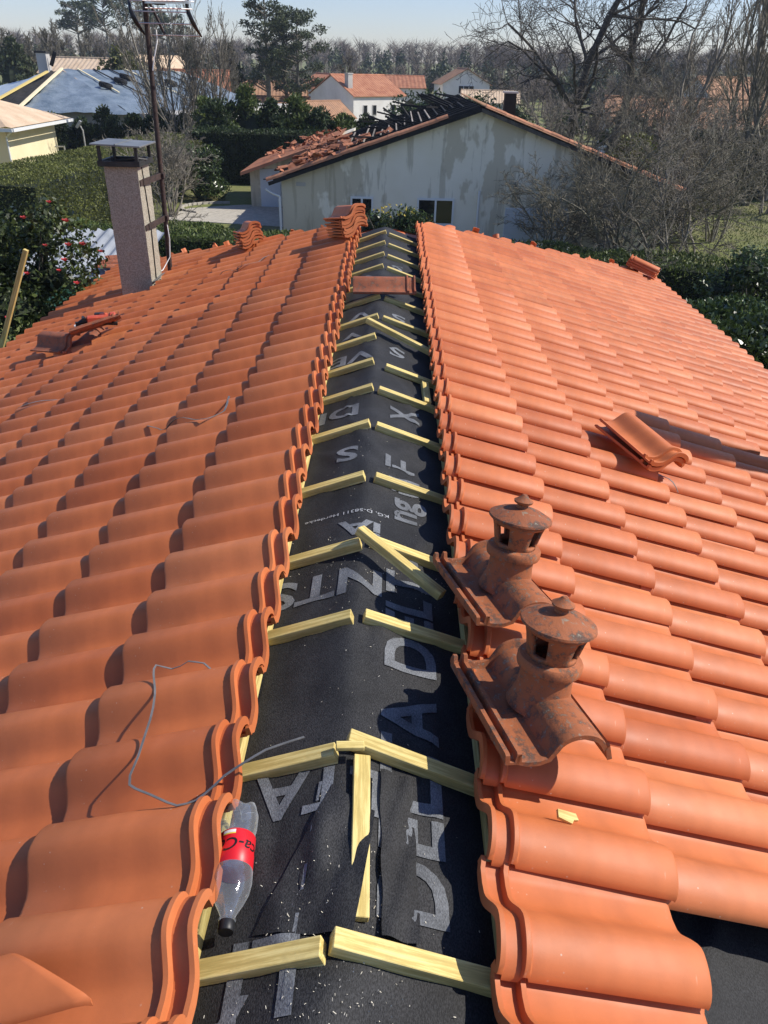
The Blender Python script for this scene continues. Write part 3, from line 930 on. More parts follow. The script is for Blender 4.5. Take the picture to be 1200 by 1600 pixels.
# a tile set across the bare ridge and a cut one lying at the near left
r = Matrix.Rotation(R(183), 3, 'Z') @ Matrix.Rotation(R(-4), 3, 'X')
loose_tile('old brown clay tile laid across the open ridge on the battens', Vector((0.16, 5.50, -1.352)), r, mesh=OLDT)
d_ = Vector((CA, .10, SA)).normalized(); n_ = Vector((-SA, -.05, CA)); y_ = n_.cross(d_).normalized(); n_ = d_.cross(y_)
r = Matrix((d_, y_, n_)).transposed()
CUT = make_tile_mesh('loose_tile_near', [(0, 0), (0.2, 0), (TL - 0.03, 0.0), (TL - 0.010, -.003), (TL, -0.010)], prof=[(y, z * .75) for y, z in PROF if y < .112])
for v in CUT.vertices: v.co.x -= max(0.0, v.co.y) * 1.5 * max(0.0, v.co.x / TL - .3) / .7
CUT.materials.append(M['tile'])
loose_tile('broken half of a clay tile lying loose on the nearest left tiles', Vector((-0.470, 0.695, -1.385)) - d_ * TL, r, mesh=CUT)
# broken bits of tile left along the hips
FR = make_tile_mesh('tile_fragment', [(0, 0), (.09, 0)], prof=[(y, z) for y, z in PROF if .02 < y < .16])
FR.materials.append(M['tile'])
for k, (x, side) in enumerate(((0.86, 1), (1.22, 1), (1.62, 1), (2.60, 1), (2.95, 1), (-1.12, -1), (-1.92, -1), (-2.15, -1), (-2.60, -1))):
    y = (hipR(x) if side > 0 else hipL(x)) - .06
    z = (planeR if side > 0 else planeL)(x) + .075
    o = link('tile_fragment', FR); o.location = (x, y, z - .02); o.scale = (.55, .55, .55); o.rotation_euler = (rnd.uniform(-.5, .5), R(-60 + rnd.uniform(-20, 20)), rnd.uniform(0, 6))
    tag(o, 'small broken clay tile piece standing on the %s hip edge, %s from the ridge' % ('right' if side > 0 else 'left', ('first', 'second', 'third', 'fourth', 'fifth')[k if side > 0 else k - 5]), 'tile fragment', 'tile bits along the hips')

# ------------------------------------------------------------------ vent tiles
def vent(label, base, yaw, seed):
    """a ventilation tile: pan and barrel with a lantern turret standing on it"""
    t = empty('vent_tile', base)
    tag(t, label, 'vent tile', 'old vent tiles')
    d0 = Vector((math.cos(R(9)), 0, -math.sin(R(9)))); y0 = Vector((0, 1, 0))
    r = Matrix((d0, y0, d0.cross(y0))).transposed() @ Matrix.Rotation(yaw, 3, 'Z') @ Matrix.Rotation(R(-11), 3, 'Y')
    t.rotation_euler = r.to_euler()
    prof = []
    W2 = 0.31
    for k in range(7):
        prof.append((0.0 + 0.028 * k / 6 * 1.0, 0.006 + 0.0 * k))
    prof = [(-0.01, 0.012), (0.006, 0.052)] + [(0.006 + 0.004 + 0.15 * (1 - math.cos(math.pi * a / 12)) / 2, 0.030 + 0.055 * math.sin(math.pi * a / 12)) for a in range(1, 12)] + [(0.172, 0.018), (0.195, 0.010), (0.225, 0.009), (0.243, 0.011), (0.247, 0.034), (0.259, 0.034), (0.262, 0.010), (0.275, 0.010), (0.278, 0.030), (0.290, 0.030)]
    prof = [(0.28 - y, z) for y, z in reversed(prof)]
    me = make_tile_mesh('tile_base', [(0, 0.0), (0.010, 0.018), (0.022, 0.018), (0.030, 0), (0.2, 0), (0.40, 0), (0.45, 0), (0.456, -.003)], prof=prof, th=.014)
    b = link('tile_base', me, M['tile_old'], t, (-.20, -.125, 0)); b.scale = (.88, .88, .9); K = 0.80
    # neck that flares into the tile, collar, windowed drum, cap and finial
    mb = MB()
    n = 32
    cx, cy = 0.0, .036
    mb.lathe([(.108, .030), (.096, .060), (.087, .090), (.083, .13), (.082, .185), (.070, .185), (.070, .05)], n)
    nk = mb.build('neck', M['tile_old'], t, smooth=40, loc=(cx, cy, 0))
    mb = MB(); mb.lathe([(.080, .180), (.099, .180), (.102, .190), (.102, .212), (.097, .220), (.080, .223), (.068, .23)], n)
    mb.build('collar', M['tile_old'], t, smooth=40, loc=(cx, cy, 0))
    mb = MB()
    prof2 = [(.064, .218), (.066, .242), (.071, .262), (.078, .300), (.086, .328), (.095, .344)]
    hole = lambda i, k: i in (2, 3) and (k % 8) in (0, 1, 2)
    hole2 = lambda i, k: 1 <= i <= 3 and (k % 8) in (0, 1, 2)
    mb.lathe(prof2, n, hole2)
    dr = mb.build('lantern_drum', M['tile_old'], t, smooth=40, loc=(cx, cy, 0), rot=(0, 0, R(12 + seed * 4)))
    sm = dr.modifiers.new('thick', 'SOLIDIFY'); sm.thickness = .013; sm.offset = -1
    mb = MB(); mb.lathe([(.0, .332), (.092, .338), (.112, .340), (.118, .346), (.116, .354), (.086, .372), (.05, .386), (.02, .393), (.0, .394)], n)
    cp = mb.build('lantern_cap', M['tile_old'], t, smooth=35, loc=(cx, cy, 0))
    mb = MB(); mb.lathe([(.0, .384), (.024, .388), (.020, .404), (.034, .414), (.036, .422), (.018, .436), (.008, .448), (.0, .449)], 20)
    mb.build('finial', M['tile_old'], t, smooth=35, loc=(cx, cy, 0))
    for o in t.children:
        if o.name.split('.')[0] != 'tile_base': o.scale = (.78, .78, .70)
    return t
vent('farther of the two weathered lantern vent tiles beside the open ridge', (0.330, 1.865, planeR(.330) + .100), R(-77), 0)
vent('nearer weathered lantern vent tile beside the ridge, with daylight through its window', (0.356, 1.392, planeR(.356) + .100), R(-78), 1)

# ------------------------------------------------------------------ bottle
bt = empty('plastic_bottle', (-0.292, 0.99, hm(-.292, .99) + 0.046))
tag(bt, 'empty clear plastic soda bottle with red label lying by the left tile edge', 'bottle')
bt.rotation_euler = (R(90), 0, R(4))        # local +Z of the bottle points towards the camera (-Y)
# length along local z: base at -.135, cap at +.135
prof = [(.0, -.128), (.018, -.130), (.030, -.134), (.037, -.130), (.040, -.118), (.0395, -.085), (.037, -.072), (.0385, -.060), (.0385, -.028)]
prof2 = [(.0385, -.028), (.0385, .012), (.0402, .018), (.0405, .040), (.037, .062), (.028, .084), (.0185, .102), (.0145, .112), (.0145, .116), (.017, .118), (.0145, .121), (.0135, .130)]
mb = MB(); mb.lathe(prof + prof2[1:], 32)
bd = mb.build('body', M['bottle'], bt, smooth=50)
for v in bd.data.vertices:                  # petal feet
    if v.co.z < -.115:
        a = math.atan2(v.co.y, v.co.x); v.co.z += .006 * math.cos(5 * a) * (1 if v.co.z < -.125 else .4)
mb = MB(); mb.lathe([(.0388, -.060), (.0393, -.0595), (.0393, .0145), (.0388, .015)], 40)
lb = mb.build('label', M['bottle_label'], bt, smooth=50)
mb = MB(); mb.lathe([(.0, .122), (.0155, .122), (.016, .124), (.016, .140), (.0145, .1425), (.0, .1425)], 24)
mb.build('cap', M['black_plastic'], bt, smooth=40)
mb = MB(); mb.lathe([(.0385, -.024), (.0155, -.024), (0, -.024)], 6)
def wrap_text(body, size, ang, z0, mat, shear=0.3, flip=1, name='label_print'):
    me = text_verts(body, size, shear, 0.0004)
    bm = bmesh.new(); bm.from_mesh(me); bmesh.ops.triangulate(bm, faces=bm.faces)
    for _ in range(3):
        es = [e for e in bm.edges if e.calc_length() > .004]
        if es:
            bmesh.ops.subdivide_edges(bm, edges=es, cuts=1); bmesh.ops.triangulate(bm, faces=bm.faces)
    w2 = max(v.co.x for v in bm.verts) / 2
    for v in bm.verts:
        a = ang + flip * (v.co.x - w2) / .0397; r = .0397
        v.co = Vector((r * math.cos(a), r * math.sin(a), z0 + flip * v.co.y))
    bm.to_mesh(me); bm.free(); me.materials.clear()
    link(name, me, M[mat], lb)
M['black_ink'] = plain('black_ink', (0.012, 0.010, 0.010), rough=0.4)
# local +Y of the bottle points up after the tilt; print faces the camera side
wrap_text('Coca-Cola', 0.040, R(58), -.036, 'black_ink', .35, 1)
def patch(name, a0, a1, z0, z1, mat):
    mb = MB(); n = 8
    vs = []
    for k in range(n + 1):
        a = R(a0 + (a1 - a0) * k / n)
        vs += [(.0396 * math.cos(a), .0396 * math.sin(a), z0), (.0396 * math.cos(a), .0396 * math.sin(a), z1)]
    mb.add(vs, [(2 * k, 2 * k + 2, 2 * k + 3, 2 * k + 1) for k in range(n)])
    mb.build(name, M[mat], lb)
M['yellow_print'] = plain('yellow_print', (0.75, 0.6, 0.08), rough=0.5)
patch('white_panel', 88, 128, -.0565, -.0495, 'white_plastic'); patch('yellow_panel', 88, 128, -.0492, -.0465, 'yellow_print')
patch('white_panel', 133, 150, -.026, -.010, 'white_plastic')

# ------------------------------------------------------------------ loose timber, straps, nail gun
o = wpiece('loose_batten', (-0.085, 2.165, hm(-.085, 2.165) + .075), (0.185, 1.955, hm(.185, 1.955) + .055), .036, .030, (0.3, 0.1, 1))
tag(o, 'loose yellow batten lying diagonally over the ridge beside the farther vent', 'batten')
o = wpiece('loose_batten', (0.190, 3.88, hm(.190, 3.88) + .030), (0.196, 3.60, hm(.196, 3.60) + .025), .036, .026, (0.3, 0, 1))
tag(o, 'short offcut of batten along the shaded right edge of the ridge gap', 'batten')
o = wpiece('ridge_splinter', (-0.10, 1.255, hm(-.1, 1.255) + .05), (-0.035, 1.262, hm(-.035, 1.262) + .05), .022, .012, (0, 0, 1))
tag(o, 'split end of batten between the two nearest crossing battens', 'batten')
mb = MB(); mb.prism([(0, 0, 0), (.045, .004, 0), (.052, -.010, 0), (.040, -.014, 0), (.036, -.024, 0), (.002, -.020, 0)], (0, 0, .008))
o = mb.build('wood_chip', M['batten'], loc=(0.405, 1.165, planeR(.405) + .035)); o.rotation_euler = (R(8), R(20), R(-6))
tag(o, 'small pale wood chip lying on a near right tile', 'wood chip')
o = wpiece('leaning_batten', (-3.71, 8.0, -1.73), (-5.80, 8.0, -6.16), .045, .045, (0, 1, 0))
tag(o, 'long yellow batten leaning against the left eave in front of the flowering shrub', 'batten')
def surf(x, y):
    """height of the tile field under a point of either slope"""
    sd = 1 if x > XR else -1
    s_ = abs(x) / CA; c0 = 0.2221 if sd > 0 else 0.2889
    i = max(1, math.ceil((s_ / H - c0) / 0.2787 - 1e-6)); si = (c0 + 0.2787 * i) * H
    yo = 2.8724 * H if sd > 0 else 2.6724 * H + 0.155
    q = ((y - yo) if sd > 0 else (yo - y)) % TW
    ys_, zs_ = [p[0] for p in PROF], [p[1] for p in PROF]
    z = max(float(np.interp(q, ys_, zs_)), float(np.interp(q - TW, ys_, zs_)) if q - TW > ys_[0] else -1)
    if abs(x) < 0.30 and sd < 0: return planeL(x) + .02
    return (planeR(x) if sd > 0 else planeL(x)) + .012 + z - (si - s_) * math.tan(TILT)
def ribbon(name, pts, wd, label, lift=0.0, mat='strap', free=()):
    P = [Vector(p) for p in pts]; Q = []
    for i in range(len(P) - 1):                    # smooth through the corners
        p0, p1, p2, p3 = P[max(i - 1, 0)], P[i], P[i + 1], P[min(i + 2, len(P) - 1)]
        n = max(2, int((p2 - p1).length / .022))
        for k in range(n):
            t = k / n
            c = 0.5 * ((2 * p1) + (p2 - p0) * t + (2 * p0 - 5 * p1 + 4 * p2 - p3) * t * t + (3 * p1 - p0 - 3 * p2 + p3) * t ** 3)
            Q.append(p1.lerp(p2, t).lerp(c, .6))
    Q.append(P[-1])
    zs = [surf(p.x, p.y) for p in Q]
    for k, p in enumerate(Q):
        win = zs[max(0, k - 4):k + 5]
        p.z = sum(sorted(win)[-3:]) / min(3, len(win)) + lift + .004 + .004 * math.sin(k * .35)
    mb = MB()
    n = len(Q)
    vs = []
    for k, p in enumerate(Q):
        d = (Q[min(k + 1, n - 1)] - Q[max(k - 1, 0)]).normalized(); sdv = d.cross(Vector((.25 * math.sin(k * .2), .2, 1))).normalized() * wd / 2; up = sdv.cross(d).normalized() * .0009
        vs += [p - sdv - up, p + sdv - up, p + sdv + up, p - sdv + up]
    fs = []
    for k in range(n - 1):
        for e in range(4): fs.append((4 * k + e, 4 * k + (e + 1) % 4, 4 * k + 4 + (e + 1) % 4, 4 * k + 4 + e))
    fs += [(0, 1, 2, 3), (4 * n - 4, 4 * n - 3, 4 * n - 2, 4 * n - 1)]
    mb.add(vs, fs)
    o = mb.build(name, M[mat], smooth=40); tag(o, label, 'strap', 'steel packing straps'); return o
ribbon('steel_strap', [(-.443, 1.531, -1.386), (-.479, 1.574, -1.390), (-.611, 1.577, -1.425), (-.585, 1.47, -1.40), (-.569, 1.37, -1.43), (-.562, 1.25, -1.40), (-.558, 1.168, -1.426), (-.433, 1.101, -1.383), (-.317, 1.161, -1.342), (-.17, 1.239, -1.325)], .0055, 'bent grey steel strap dropped over the near left tile edge', .008)
ribbon('steel_strap', [(-1.255, 3.668, -1.66), (-1.05, 3.55, -1.59), (-.894, 3.446, -1.543), (-.818, 3.548, -1.50), (-.83, 3.745, -1.50)], .010, 'looped steel strap lying midway on the left slope', .004)
ribbon('steel_strap', [(-2.482, 4.76, -2.09), (-2.32, 4.82, -2.01), (-2.161, 4.882, -1.975)], .012, 'short dark steel strap near the left edge of the left slope', .004)
ribbon('steel_strap', [(-1.721, 7.572, -1.82), (-1.55, 7.48, -1.75), (-1.4, 7.384, -1.70), (-1.242, 7.553, -1.655), (-1.2, 7.7, -1.64)], .012, 'grey strap curled on the left slope below the tile stack', .004)
ribbon('steel_strap', [(1.36, 3.50, planeR(1.36) + .09), (1.46, 3.38, planeR(1.46) + .06)], .012, 'thin strap end poking out under the tile pair on the right slope', 0)

r = slope_rot(-1, R(-28)) @ Euler((R(-14), R(-10), 0)).to_matrix()
loose_tile('upturned old clay tile at the left end of the tool pile', Vector((-2.66, 6.44, planeL(-2.66) + .11)), r, 'tiles under the nail gun', OLDT)
r = slope_rot(-1, R(22)) @ Euler((R(22), R(-4), 0)).to_matrix()
loose_tile('tilted clay tile carrying the red tool on the left slope', Vector((-2.32, 6.55, planeL(-2.32) + .10)), r, 'tiles under the nail gun', OLDT)
r = slope_rot(-1, R(60)) @ Euler((R(-30), R(8), 0)).to_matrix()
loose_tile('broken clay tile behind the red tool on the left slope', Vector((-2.62, 6.68, planeL(-2.62) + .09)), r, 'tiles under the nail gun', OLDT)
gun = empty('nail_gun', (-2.55, 6.44, planeL(-2.55) + .20), R(20))
gun.scale = (.8, .8, .8)
tag(gun, 'red and black nail gun lying on tilted tiles of the left slope', 'power tool')
mb = MB(); mb.box((.08, 0, .03), (.26, .075, .075)); mb.box((.22, 0, .045), (.07, .085, .085)); mb.build('body', M['red_plastic'], gun, bevel=.014)
mb = MB(); mb.beam((-.02, .0, .0), (.26, -.01, -.03), .03, .035); mb.build('magazine', M['black_plastic'], gun, bevel=.004)
mb = MB(); mb.beam((.16, .02, .06), (.10, .13, .03), .04, .05); mb.build('handle', M['red_plastic'], gun, bevel=.010)
mb = MB(); mb.box((.085, .15, .02), (.10, .06, .07)); mb.build('battery', M['black_plastic'], gun, bevel=.008)
mb = MB(); mb.tube([(-.05, 0, .03), (-.13, 0, .0)], [.036, .02], 10); mb.box((-.14, 0, -.012), (.05, .04, .05)); mb.tube([(-.08, .04, .05), (-.08, -.05, .05)], .016, 8); mb.build('nose', M['black_plastic'], gun)
mb = MB(); mb.beam((-.24, .20, -.10), (-.05, .26, -.06), .035, .012); o = mb.build('lath_offcut', M['white_plastic']); o.matrix_world = Matrix.Translation(gun.location)
tag(o, 'pale strip of lath sticking out behind the tool pile', 'lath')
# ------------------------------------------------------------------ vegetation builders
def core_mesh(mb_pts_fn, n=1):
    pass

def part_leaves(root, name, P, size, mat, **k):
    return link(name, leaves_mesh(name, P - np.array(root.location)[None], size, **k), M[mat], root)

def hedge(name, label, path, width, height, dens, size, mat, cat='hedge', group=None, z0=None, rough=0.12, elong=2.2, taper=0.0):
    """clipped or loose hedge along a polyline of (x, y); solid twiggy core wrapped in leaves"""
    root = empty(name, (path[0][0], path[0][1], gz(*path[0])))
    tag(root, label, cat, group)
    pts = []; core = MB()
    for (a, b) in zip(path[:-1], path[1:]):
        a2, b2 = np.array(a), np.array(b); L = np.linalg.norm(b2 - a2); d = (b2 - a2) / L; nrm = np.array([-d[1], d[0]])
        zg = GZ if z0 is None else z0
        n_side = int(L * height * dens); n_top = int(L * width * dens); n_end = int(width * height * dens)
        def lump(t, s, z):
            return rough * np.array([noise.noise((float(tt) * .8, float(ss) * .8 + 3, float(zz) * .9)) for tt, ss, zz in zip(t, s, z)])
        for sgn in (-1, 1):
            t = rng.uniform(0, L, n_side); z = rng.uniform(0, height, n_side)
            o = width / 2 * (1 - taper * z / height) + lump(t, np.full(n_side, sgn * 2.), z) - np.abs(rng.normal(0, .07, n_side)) + .03
            P = np.concatenate([a2 + d * t[:, None] + nrm * (sgn * o)[:, None], (zg + z)[:, None]], 1)
            pts.append((P, np.tile(np.append(nrm * sgn, .4), (n_side, 1))))
        t = rng.uniform(0, L, n_top); q = rng.uniform(-.5, .5, n_top) * width * (1 - taper)
        z = height + lump(t, q, np.full(n_top, 9.)) - np.abs(rng.normal(0, .06, n_top)) + .04
        pts.append((np.concatenate([a2 + d * t[:, None] + nrm * q[:, None], (zg + z)[:, None]], 1), np.tile([0, 0, 1.], (n_top, 1))))
        for e, sg in ((a2, -1), (b2, 1)):
            q = rng.uniform(-.5, .5, n_end) * width; z = rng.uniform(0, height, n_end)
            t = np.abs(rng.normal(0, .06, n_end))
            pts.append((np.concatenate([e + d * (sg * (.02 - t))[:, None] + nrm * q[:, None], (zg + z)[:, None]], 1), np.tile(np.append(d * sg, .3), (n_end, 1))))
        w2 = width * .5 - .12
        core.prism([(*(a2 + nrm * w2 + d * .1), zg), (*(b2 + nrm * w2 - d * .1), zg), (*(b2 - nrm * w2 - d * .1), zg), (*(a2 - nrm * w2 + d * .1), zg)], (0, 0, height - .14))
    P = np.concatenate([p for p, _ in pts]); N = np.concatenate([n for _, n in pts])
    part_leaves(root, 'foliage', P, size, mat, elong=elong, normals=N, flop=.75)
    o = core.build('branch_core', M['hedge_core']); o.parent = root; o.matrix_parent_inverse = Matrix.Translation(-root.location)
    return root

def clump_points(centres, radii, n, shell=0.55):
    """points spread in ellipsoidal clumps, thicker to the outside"""
    out = []; nor = []
    C = np.asarray(centres, float); Rr = np.asarray(radii, float)
    wgt = np.prod(Rr, axis=1) ** (2 / 3); cnt = np.maximum(3, (n * wgt / wgt.sum()).astype(int))
    for c, r, k in zip(C, Rr, cnt):
        d = rng.normal(size=(k, 3)); d /= np.linalg.norm(d, axis=1)[:, None]
        rad = shell + (1 - shell) * rng.uniform(0, 1, k) ** .6
        out.append(c + d * rad[:, None] * r * rng.uniform(.85, 1.12, (k, 1))); nor.append(d)
    return np.concatenate(out), np.concatenate(nor)

def bush(name, label, base, rx, ry, h, n, size, mat, cat='bush', group=None, clumps=22, core=True, seed=0, elong=2.0, low=0.15):
    q = np.random.default_rng(seed + 77)
    root = empty(name, base); tag(root, label, cat, group)
    C = []; RR = []
    for k in range(clumps):
        a = q.uniform(0, 6.28); u = q.uniform(low, 1.0); rr = math.sqrt(max(0.0, 1 - (max(u - .45, 0) / .58) ** 2)) * q.uniform(.35, .85)
        C.append((base[0] + math.cos(a) * rx * rr, base[1] + math.sin(a) * ry * rr, base[2] + h * u * .86)); s = q.uniform(.22, .42)
        RR.append((rx * s, ry * s, h * s * .55))
    P, N = clump_points(C, RR, n)
    P = P[P[:, 2] > base[2] + .03]; N = N[:len(P)]
    part_leaves(root, 'foliage', P, size, mat, elong=elong, normals=None)
    S = []
    for k in range(9):
        a = q.uniform(0, 6.28); e = np.array([math.cos(a) * rx * .6, math.sin(a) * ry * .6, h * q.uniform(.6, .9)])
        S.append((0, 0, 0, *(e * .5 + q.normal(0, .05, 3)), .05 * h / 2, .03 * h / 2)); S.append((*S[-1][3:6], *e, .03 * h / 2, .008))
    link('stem', segs_mesh('stem', S, 4), M['bark_dark'], root)
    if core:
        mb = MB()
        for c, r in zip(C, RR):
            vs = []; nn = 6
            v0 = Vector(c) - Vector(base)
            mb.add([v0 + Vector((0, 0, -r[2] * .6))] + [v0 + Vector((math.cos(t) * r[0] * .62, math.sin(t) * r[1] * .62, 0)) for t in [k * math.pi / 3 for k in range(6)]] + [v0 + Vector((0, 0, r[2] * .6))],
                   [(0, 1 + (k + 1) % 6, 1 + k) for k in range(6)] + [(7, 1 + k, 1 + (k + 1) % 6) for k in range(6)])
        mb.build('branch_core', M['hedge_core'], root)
    return root

def bare_tree(name, label, base, height, r0, seed, stems=1, lean=0.0, levels=4, spread=0.8, trop=0.05, mat='bark', cat='tree', group=None, first=0.25, nch=(2, 2, 2, 2), decay=.55, wob=.12, twig_r=.008, minr=None, fan=0.25):
    q = random.Random(seed)
    root = empty(name, base); tag(root, label, cat, group)
    thick = []; thin = []
    minr = minr or twig_r
    def grow(p, d, L, r, lv):
        steps = (9, 6, 5, 4, 3)[lv] if lv < 5 else 3
        sl = L / steps
        rr = r
        for k in range(steps):
            d = (d + Vector((q.gauss(0, wob), q.gauss(0, wob), q.gauss(0, wob) + trop))).normalized()
            p2 = p + d * sl
            r2 = max(minr, rr * (1 - .62 / steps) if lv == 0 else rr * (1 - .8 / steps))
            (thick if lv < 2 else thin).append((*p, *p2, rr, r2))
            p, rr = p2, r2
            if lv < levels and (k + 1) / steps >= (first if lv == 0 else .2):
                for _ in range(nch[min(lv, len(nch) - 1)]):
                    if q.random() < .2: continue
                    a = d.orthogonal().normalized(); a = Matrix.Rotation(q.uniform(0, 6.28), 3, d) @ a
                    dd = (d * (1 - spread * .55) + a * spread * q.uniform(.6, 1.2)).normalized()
                    grow(p, dd, L * decay * q.uniform(.65, 1.2) * (1 - .35 * (k + 1) / steps), rr * q.uniform(.5, .7), lv + 1)
    for s in range(stems):
        a = q.uniform(0, 6.28)
        d = Vector((math.cos(a) * fan * (stems > 1) * q.uniform(.3, 1.3) + lean, math.sin(a) * fan * (stems > 1) * q.uniform(.3, 1.3), 1)).normalized()
        grow(Vector((math.cos(a) * .12 * (stems > 1) * q.uniform(.5, 2), math.sin(a) * .12 * (stems > 1) * q.uniform(.5, 2), -.05)), d, height * q.uniform(.75, 1.0) if stems > 1 else height, r0 * q.uniform(.7, 1.1) if stems > 1 else r0, 0)
    link('trunk', segs_mesh('trunk', thick, 6), M[mat], root)
    if thin:
        link('crown', segs_mesh('crown', thin, 3), M[mat], root)
    return root

def pine(name, label, base, h, cr, seed, n=5200, group=None, flat=False, size=.42):
    q = np.random.default_rng(seed)
    root = empty(name, base); tag(root, label, 'tree', group)
    S = []; C = []; RR = []
    p = np.zeros(3)
    for k in range(10):
        e = np.array([q.normal(0, .12), q.normal(0, .12), h * .97 * (k + 1) / 10])
        S.append((*p, *e, .028 * h * (1 - k / 11), .028 * h * (1 - (k + 1) / 11))); p = e
    for k in range(46):
        u = q.uniform(.30, 1.0) if not flat else q.uniform(.68, 1.0)
        a = q.uniform(0, 6.28)
        prof = math.sin(math.pi * min(1, max(.02, (u - .18) / .86))) ** .6 if not flat else math.sqrt(max(.05, 1 - ((u - .8) / .24) ** 2))
        rr = cr * prof * q.uniform(.45, 1.0)
        c = np.array([math.cos(a) * rr, math.sin(a) * rr, h * u])
        S.append((0, 0, h * (u - .07), *c, .010 * h * (1 - u * .5), .003 * h))
        C.append(c + np.array(base)); s = q.uniform(.16, .30)
        RR.append((cr * s * 1.15, cr * s * 1.15, cr * s * .62))
    P, N = clump_points(C, RR, n, .2)
    part_leaves(root, 'crown', P, size, 'pine', elong=3.0, normals=N, flop=.8)
    link('trunk', segs_mesh('trunk', S, 6), M['bark'], root)
    return root

def cypress(name, label, base, h, r, seed, n=2600, mat='cypress', group=None, size=.34, cat='tree'):
    q = np.random.default_rng(seed)
    root = empty(name, base); tag(root, label, cat, group)
    C = []; RR = []
    for k in range(34):
        u = q.uniform(0.03, .97); a = q.uniform(0, 6.28)
        rad = r * (1 - u ** 1.8) * q.uniform(.45, .95)
        C.append((base[0] + math.cos(a) * rad, base[1] + math.sin(a) * rad, base[2] + h * u)); s = q.uniform(.22, .4) * (1.1 - .5 * u)
        RR.append((r * s, r * s, h * .09 * q.uniform(.8, 1.6)))
    P, N = clump_points(C, RR, n, .35)
    part_leaves(root, 'crown', P, size, mat, elong=2.6, normals=N, flop=.7, droop=(0, 0, .5))
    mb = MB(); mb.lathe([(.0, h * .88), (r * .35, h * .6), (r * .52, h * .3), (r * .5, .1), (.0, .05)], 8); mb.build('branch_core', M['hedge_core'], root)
    link('trunk', segs_mesh('trunk', [(0, 0, -.1, 0, 0, h * .5, .02 * h, .012 * h)], 6), M['bark_dark'], root)
    return root

# ------------------------------------------------------------------ building builders
def window(par, x, y, z, wd, ht, face='front', frame='frame_white', pane='glass_dark', mull=1, name='window', proud=.03):
    """frame bars around one or more recessed panes; face: front (-Y) or right (+X)"""
    def bx(mb, u, v, du, dv, dep, off):
        if face == 'front': mb.box((x + u, y - off, z + v), (du, dep, dv))
        else: mb.box((x + off, y + u, z + v), (dep, du, dv))
    f = MB(); t = .07
    for s in (-1, 1):
        bx(f, s * (wd / 2 - t / 2), 0, t, ht, .06, proud)
        bx(f, 0, s * (ht / 2 - t / 2), wd - 2 * t, t, .058, proud)
    for k in range(mull):
        bx(f, -wd / 2 + wd * (k + 1) / (mull + 1), 0, t, ht - 2 * t, .056, proud)
    o = f.build(name, M[frame], par)
    for k in range(mull + 1):
        g = MB(); wp = wd / (mull + 1); bx(g, -wd / 2 + wp * (k + .5), 0, wp - .02, ht - .02, .02, .012); g.build('pane', M[pane], o)
    return o

def gable_house(name, label, base, wx, wy, wall_h, ridge_h, yaw, wall, roofm, over=.4, ridge_axis='x', wins=(), chim=(), group=None):
    t = empty(name, base, yaw); tag(t, label, 'house', group)
    mb = MB()
    if ridge_axis == 'x':
        poly = [(-wx / 2, -wy / 2, 0), (-wx / 2, -wy / 2, wall_h), (-wx / 2, 0, ridge_h - .05), (-wx / 2, wy / 2, wall_h), (-wx / 2, wy / 2, 0)]
        mb.prism(poly, (wx, 0, 0))
    else:
        poly = [(-wx / 2, -wy / 2, 0), (-wx / 2, -wy / 2, wall_h), (0, -wy / 2, ridge_h - .05), (wx / 2, -wy / 2, wall_h), (wx / 2, -wy / 2, 0)]
        mb.prism(poly, (0, wy, 0))
    mb.build('wall', M[wall], t)
    half = (wy if ridge_axis == 'x' else wx) / 2; L = (wx if ridge_axis == 'x' else wy) / 2 + over * .7
    sl = (ridge_h - wall_h) / half; e = half + over
    rf = MB()
    for s in (-1, 1):
        a = (0, ridge_h + .06); b = (s * e, ridge_h + .06 - sl * e)
        nn = 22
        # gently ribbed slope: courses of barrel tiles
        vs = []; fs = []
        for k in range(nn * 2 + 1):
            u = -L + 2 * L * k / (nn * 2); zz = .05 * (k % 2)
            for (pp, q) in (a, b):
                vs.append((u, pp, q + zz) if ridge_axis == 'x' else (pp, u, q + zz))
        for k in range(nn * 2): fs.append((2 * k, 2 * k + 1, 2 * k + 3, 2 * k + 2))
        rf.add(vs, fs)
        vs2 = [(u, pp, q - .05) if ridge_axis == 'x' else (pp, u, q - .05) for u in (-L, L) for (pp, q) in (a, b)]
        rf.add(vs2, [(0, 1, 3, 2)])
        for u in (-L, L):
            v = [(u, a[0], a[1] - .05), (u, b[0], b[1] - .05), (u, b[0], b[1] + .03), (u, a[0], a[1] + .03)]
            if ridge_axis != 'x': v = [(p[1], p[0], p[2]) for p in v]
            rf.add(v, [(0, 1, 2, 3)])
        v = [(u, b[0], b[1] + dz) for u, dz in ((-L, -.05), (L, -.05), (L, .04), (-L, .04))]
        if ridge_axis != 'x': v = [(p[1], p[0], p[2]) for p in v]
        rf.add(v, [(0, 1, 2, 3)])
    r_ = rf.build('roof', M[roofm], t)
    rg = MB()
    rg.tube([(-L, 0, ridge_h + .06), (L, 0, ridge_h + .06)] if ridge_axis == 'x' else [(0, -L, ridge_h + .06), (0, L, ridge_h + .06)], .13, 8); rg.build('ridge_cap', M[roofm], r_)
    for (cx, cy, cw, z1) in chim:
        c = MB(); c.box((cx, cy, (z1 + wall_h) / 2), (cw, cw, z1 - wall_h)); c.box((cx, cy, z1 + .06), (cw + .12, cw + .12, .12)); c.build('chimney', M['stucco_grey'], r_)
    for wdw in wins:
        window(t, *wdw)
    return t

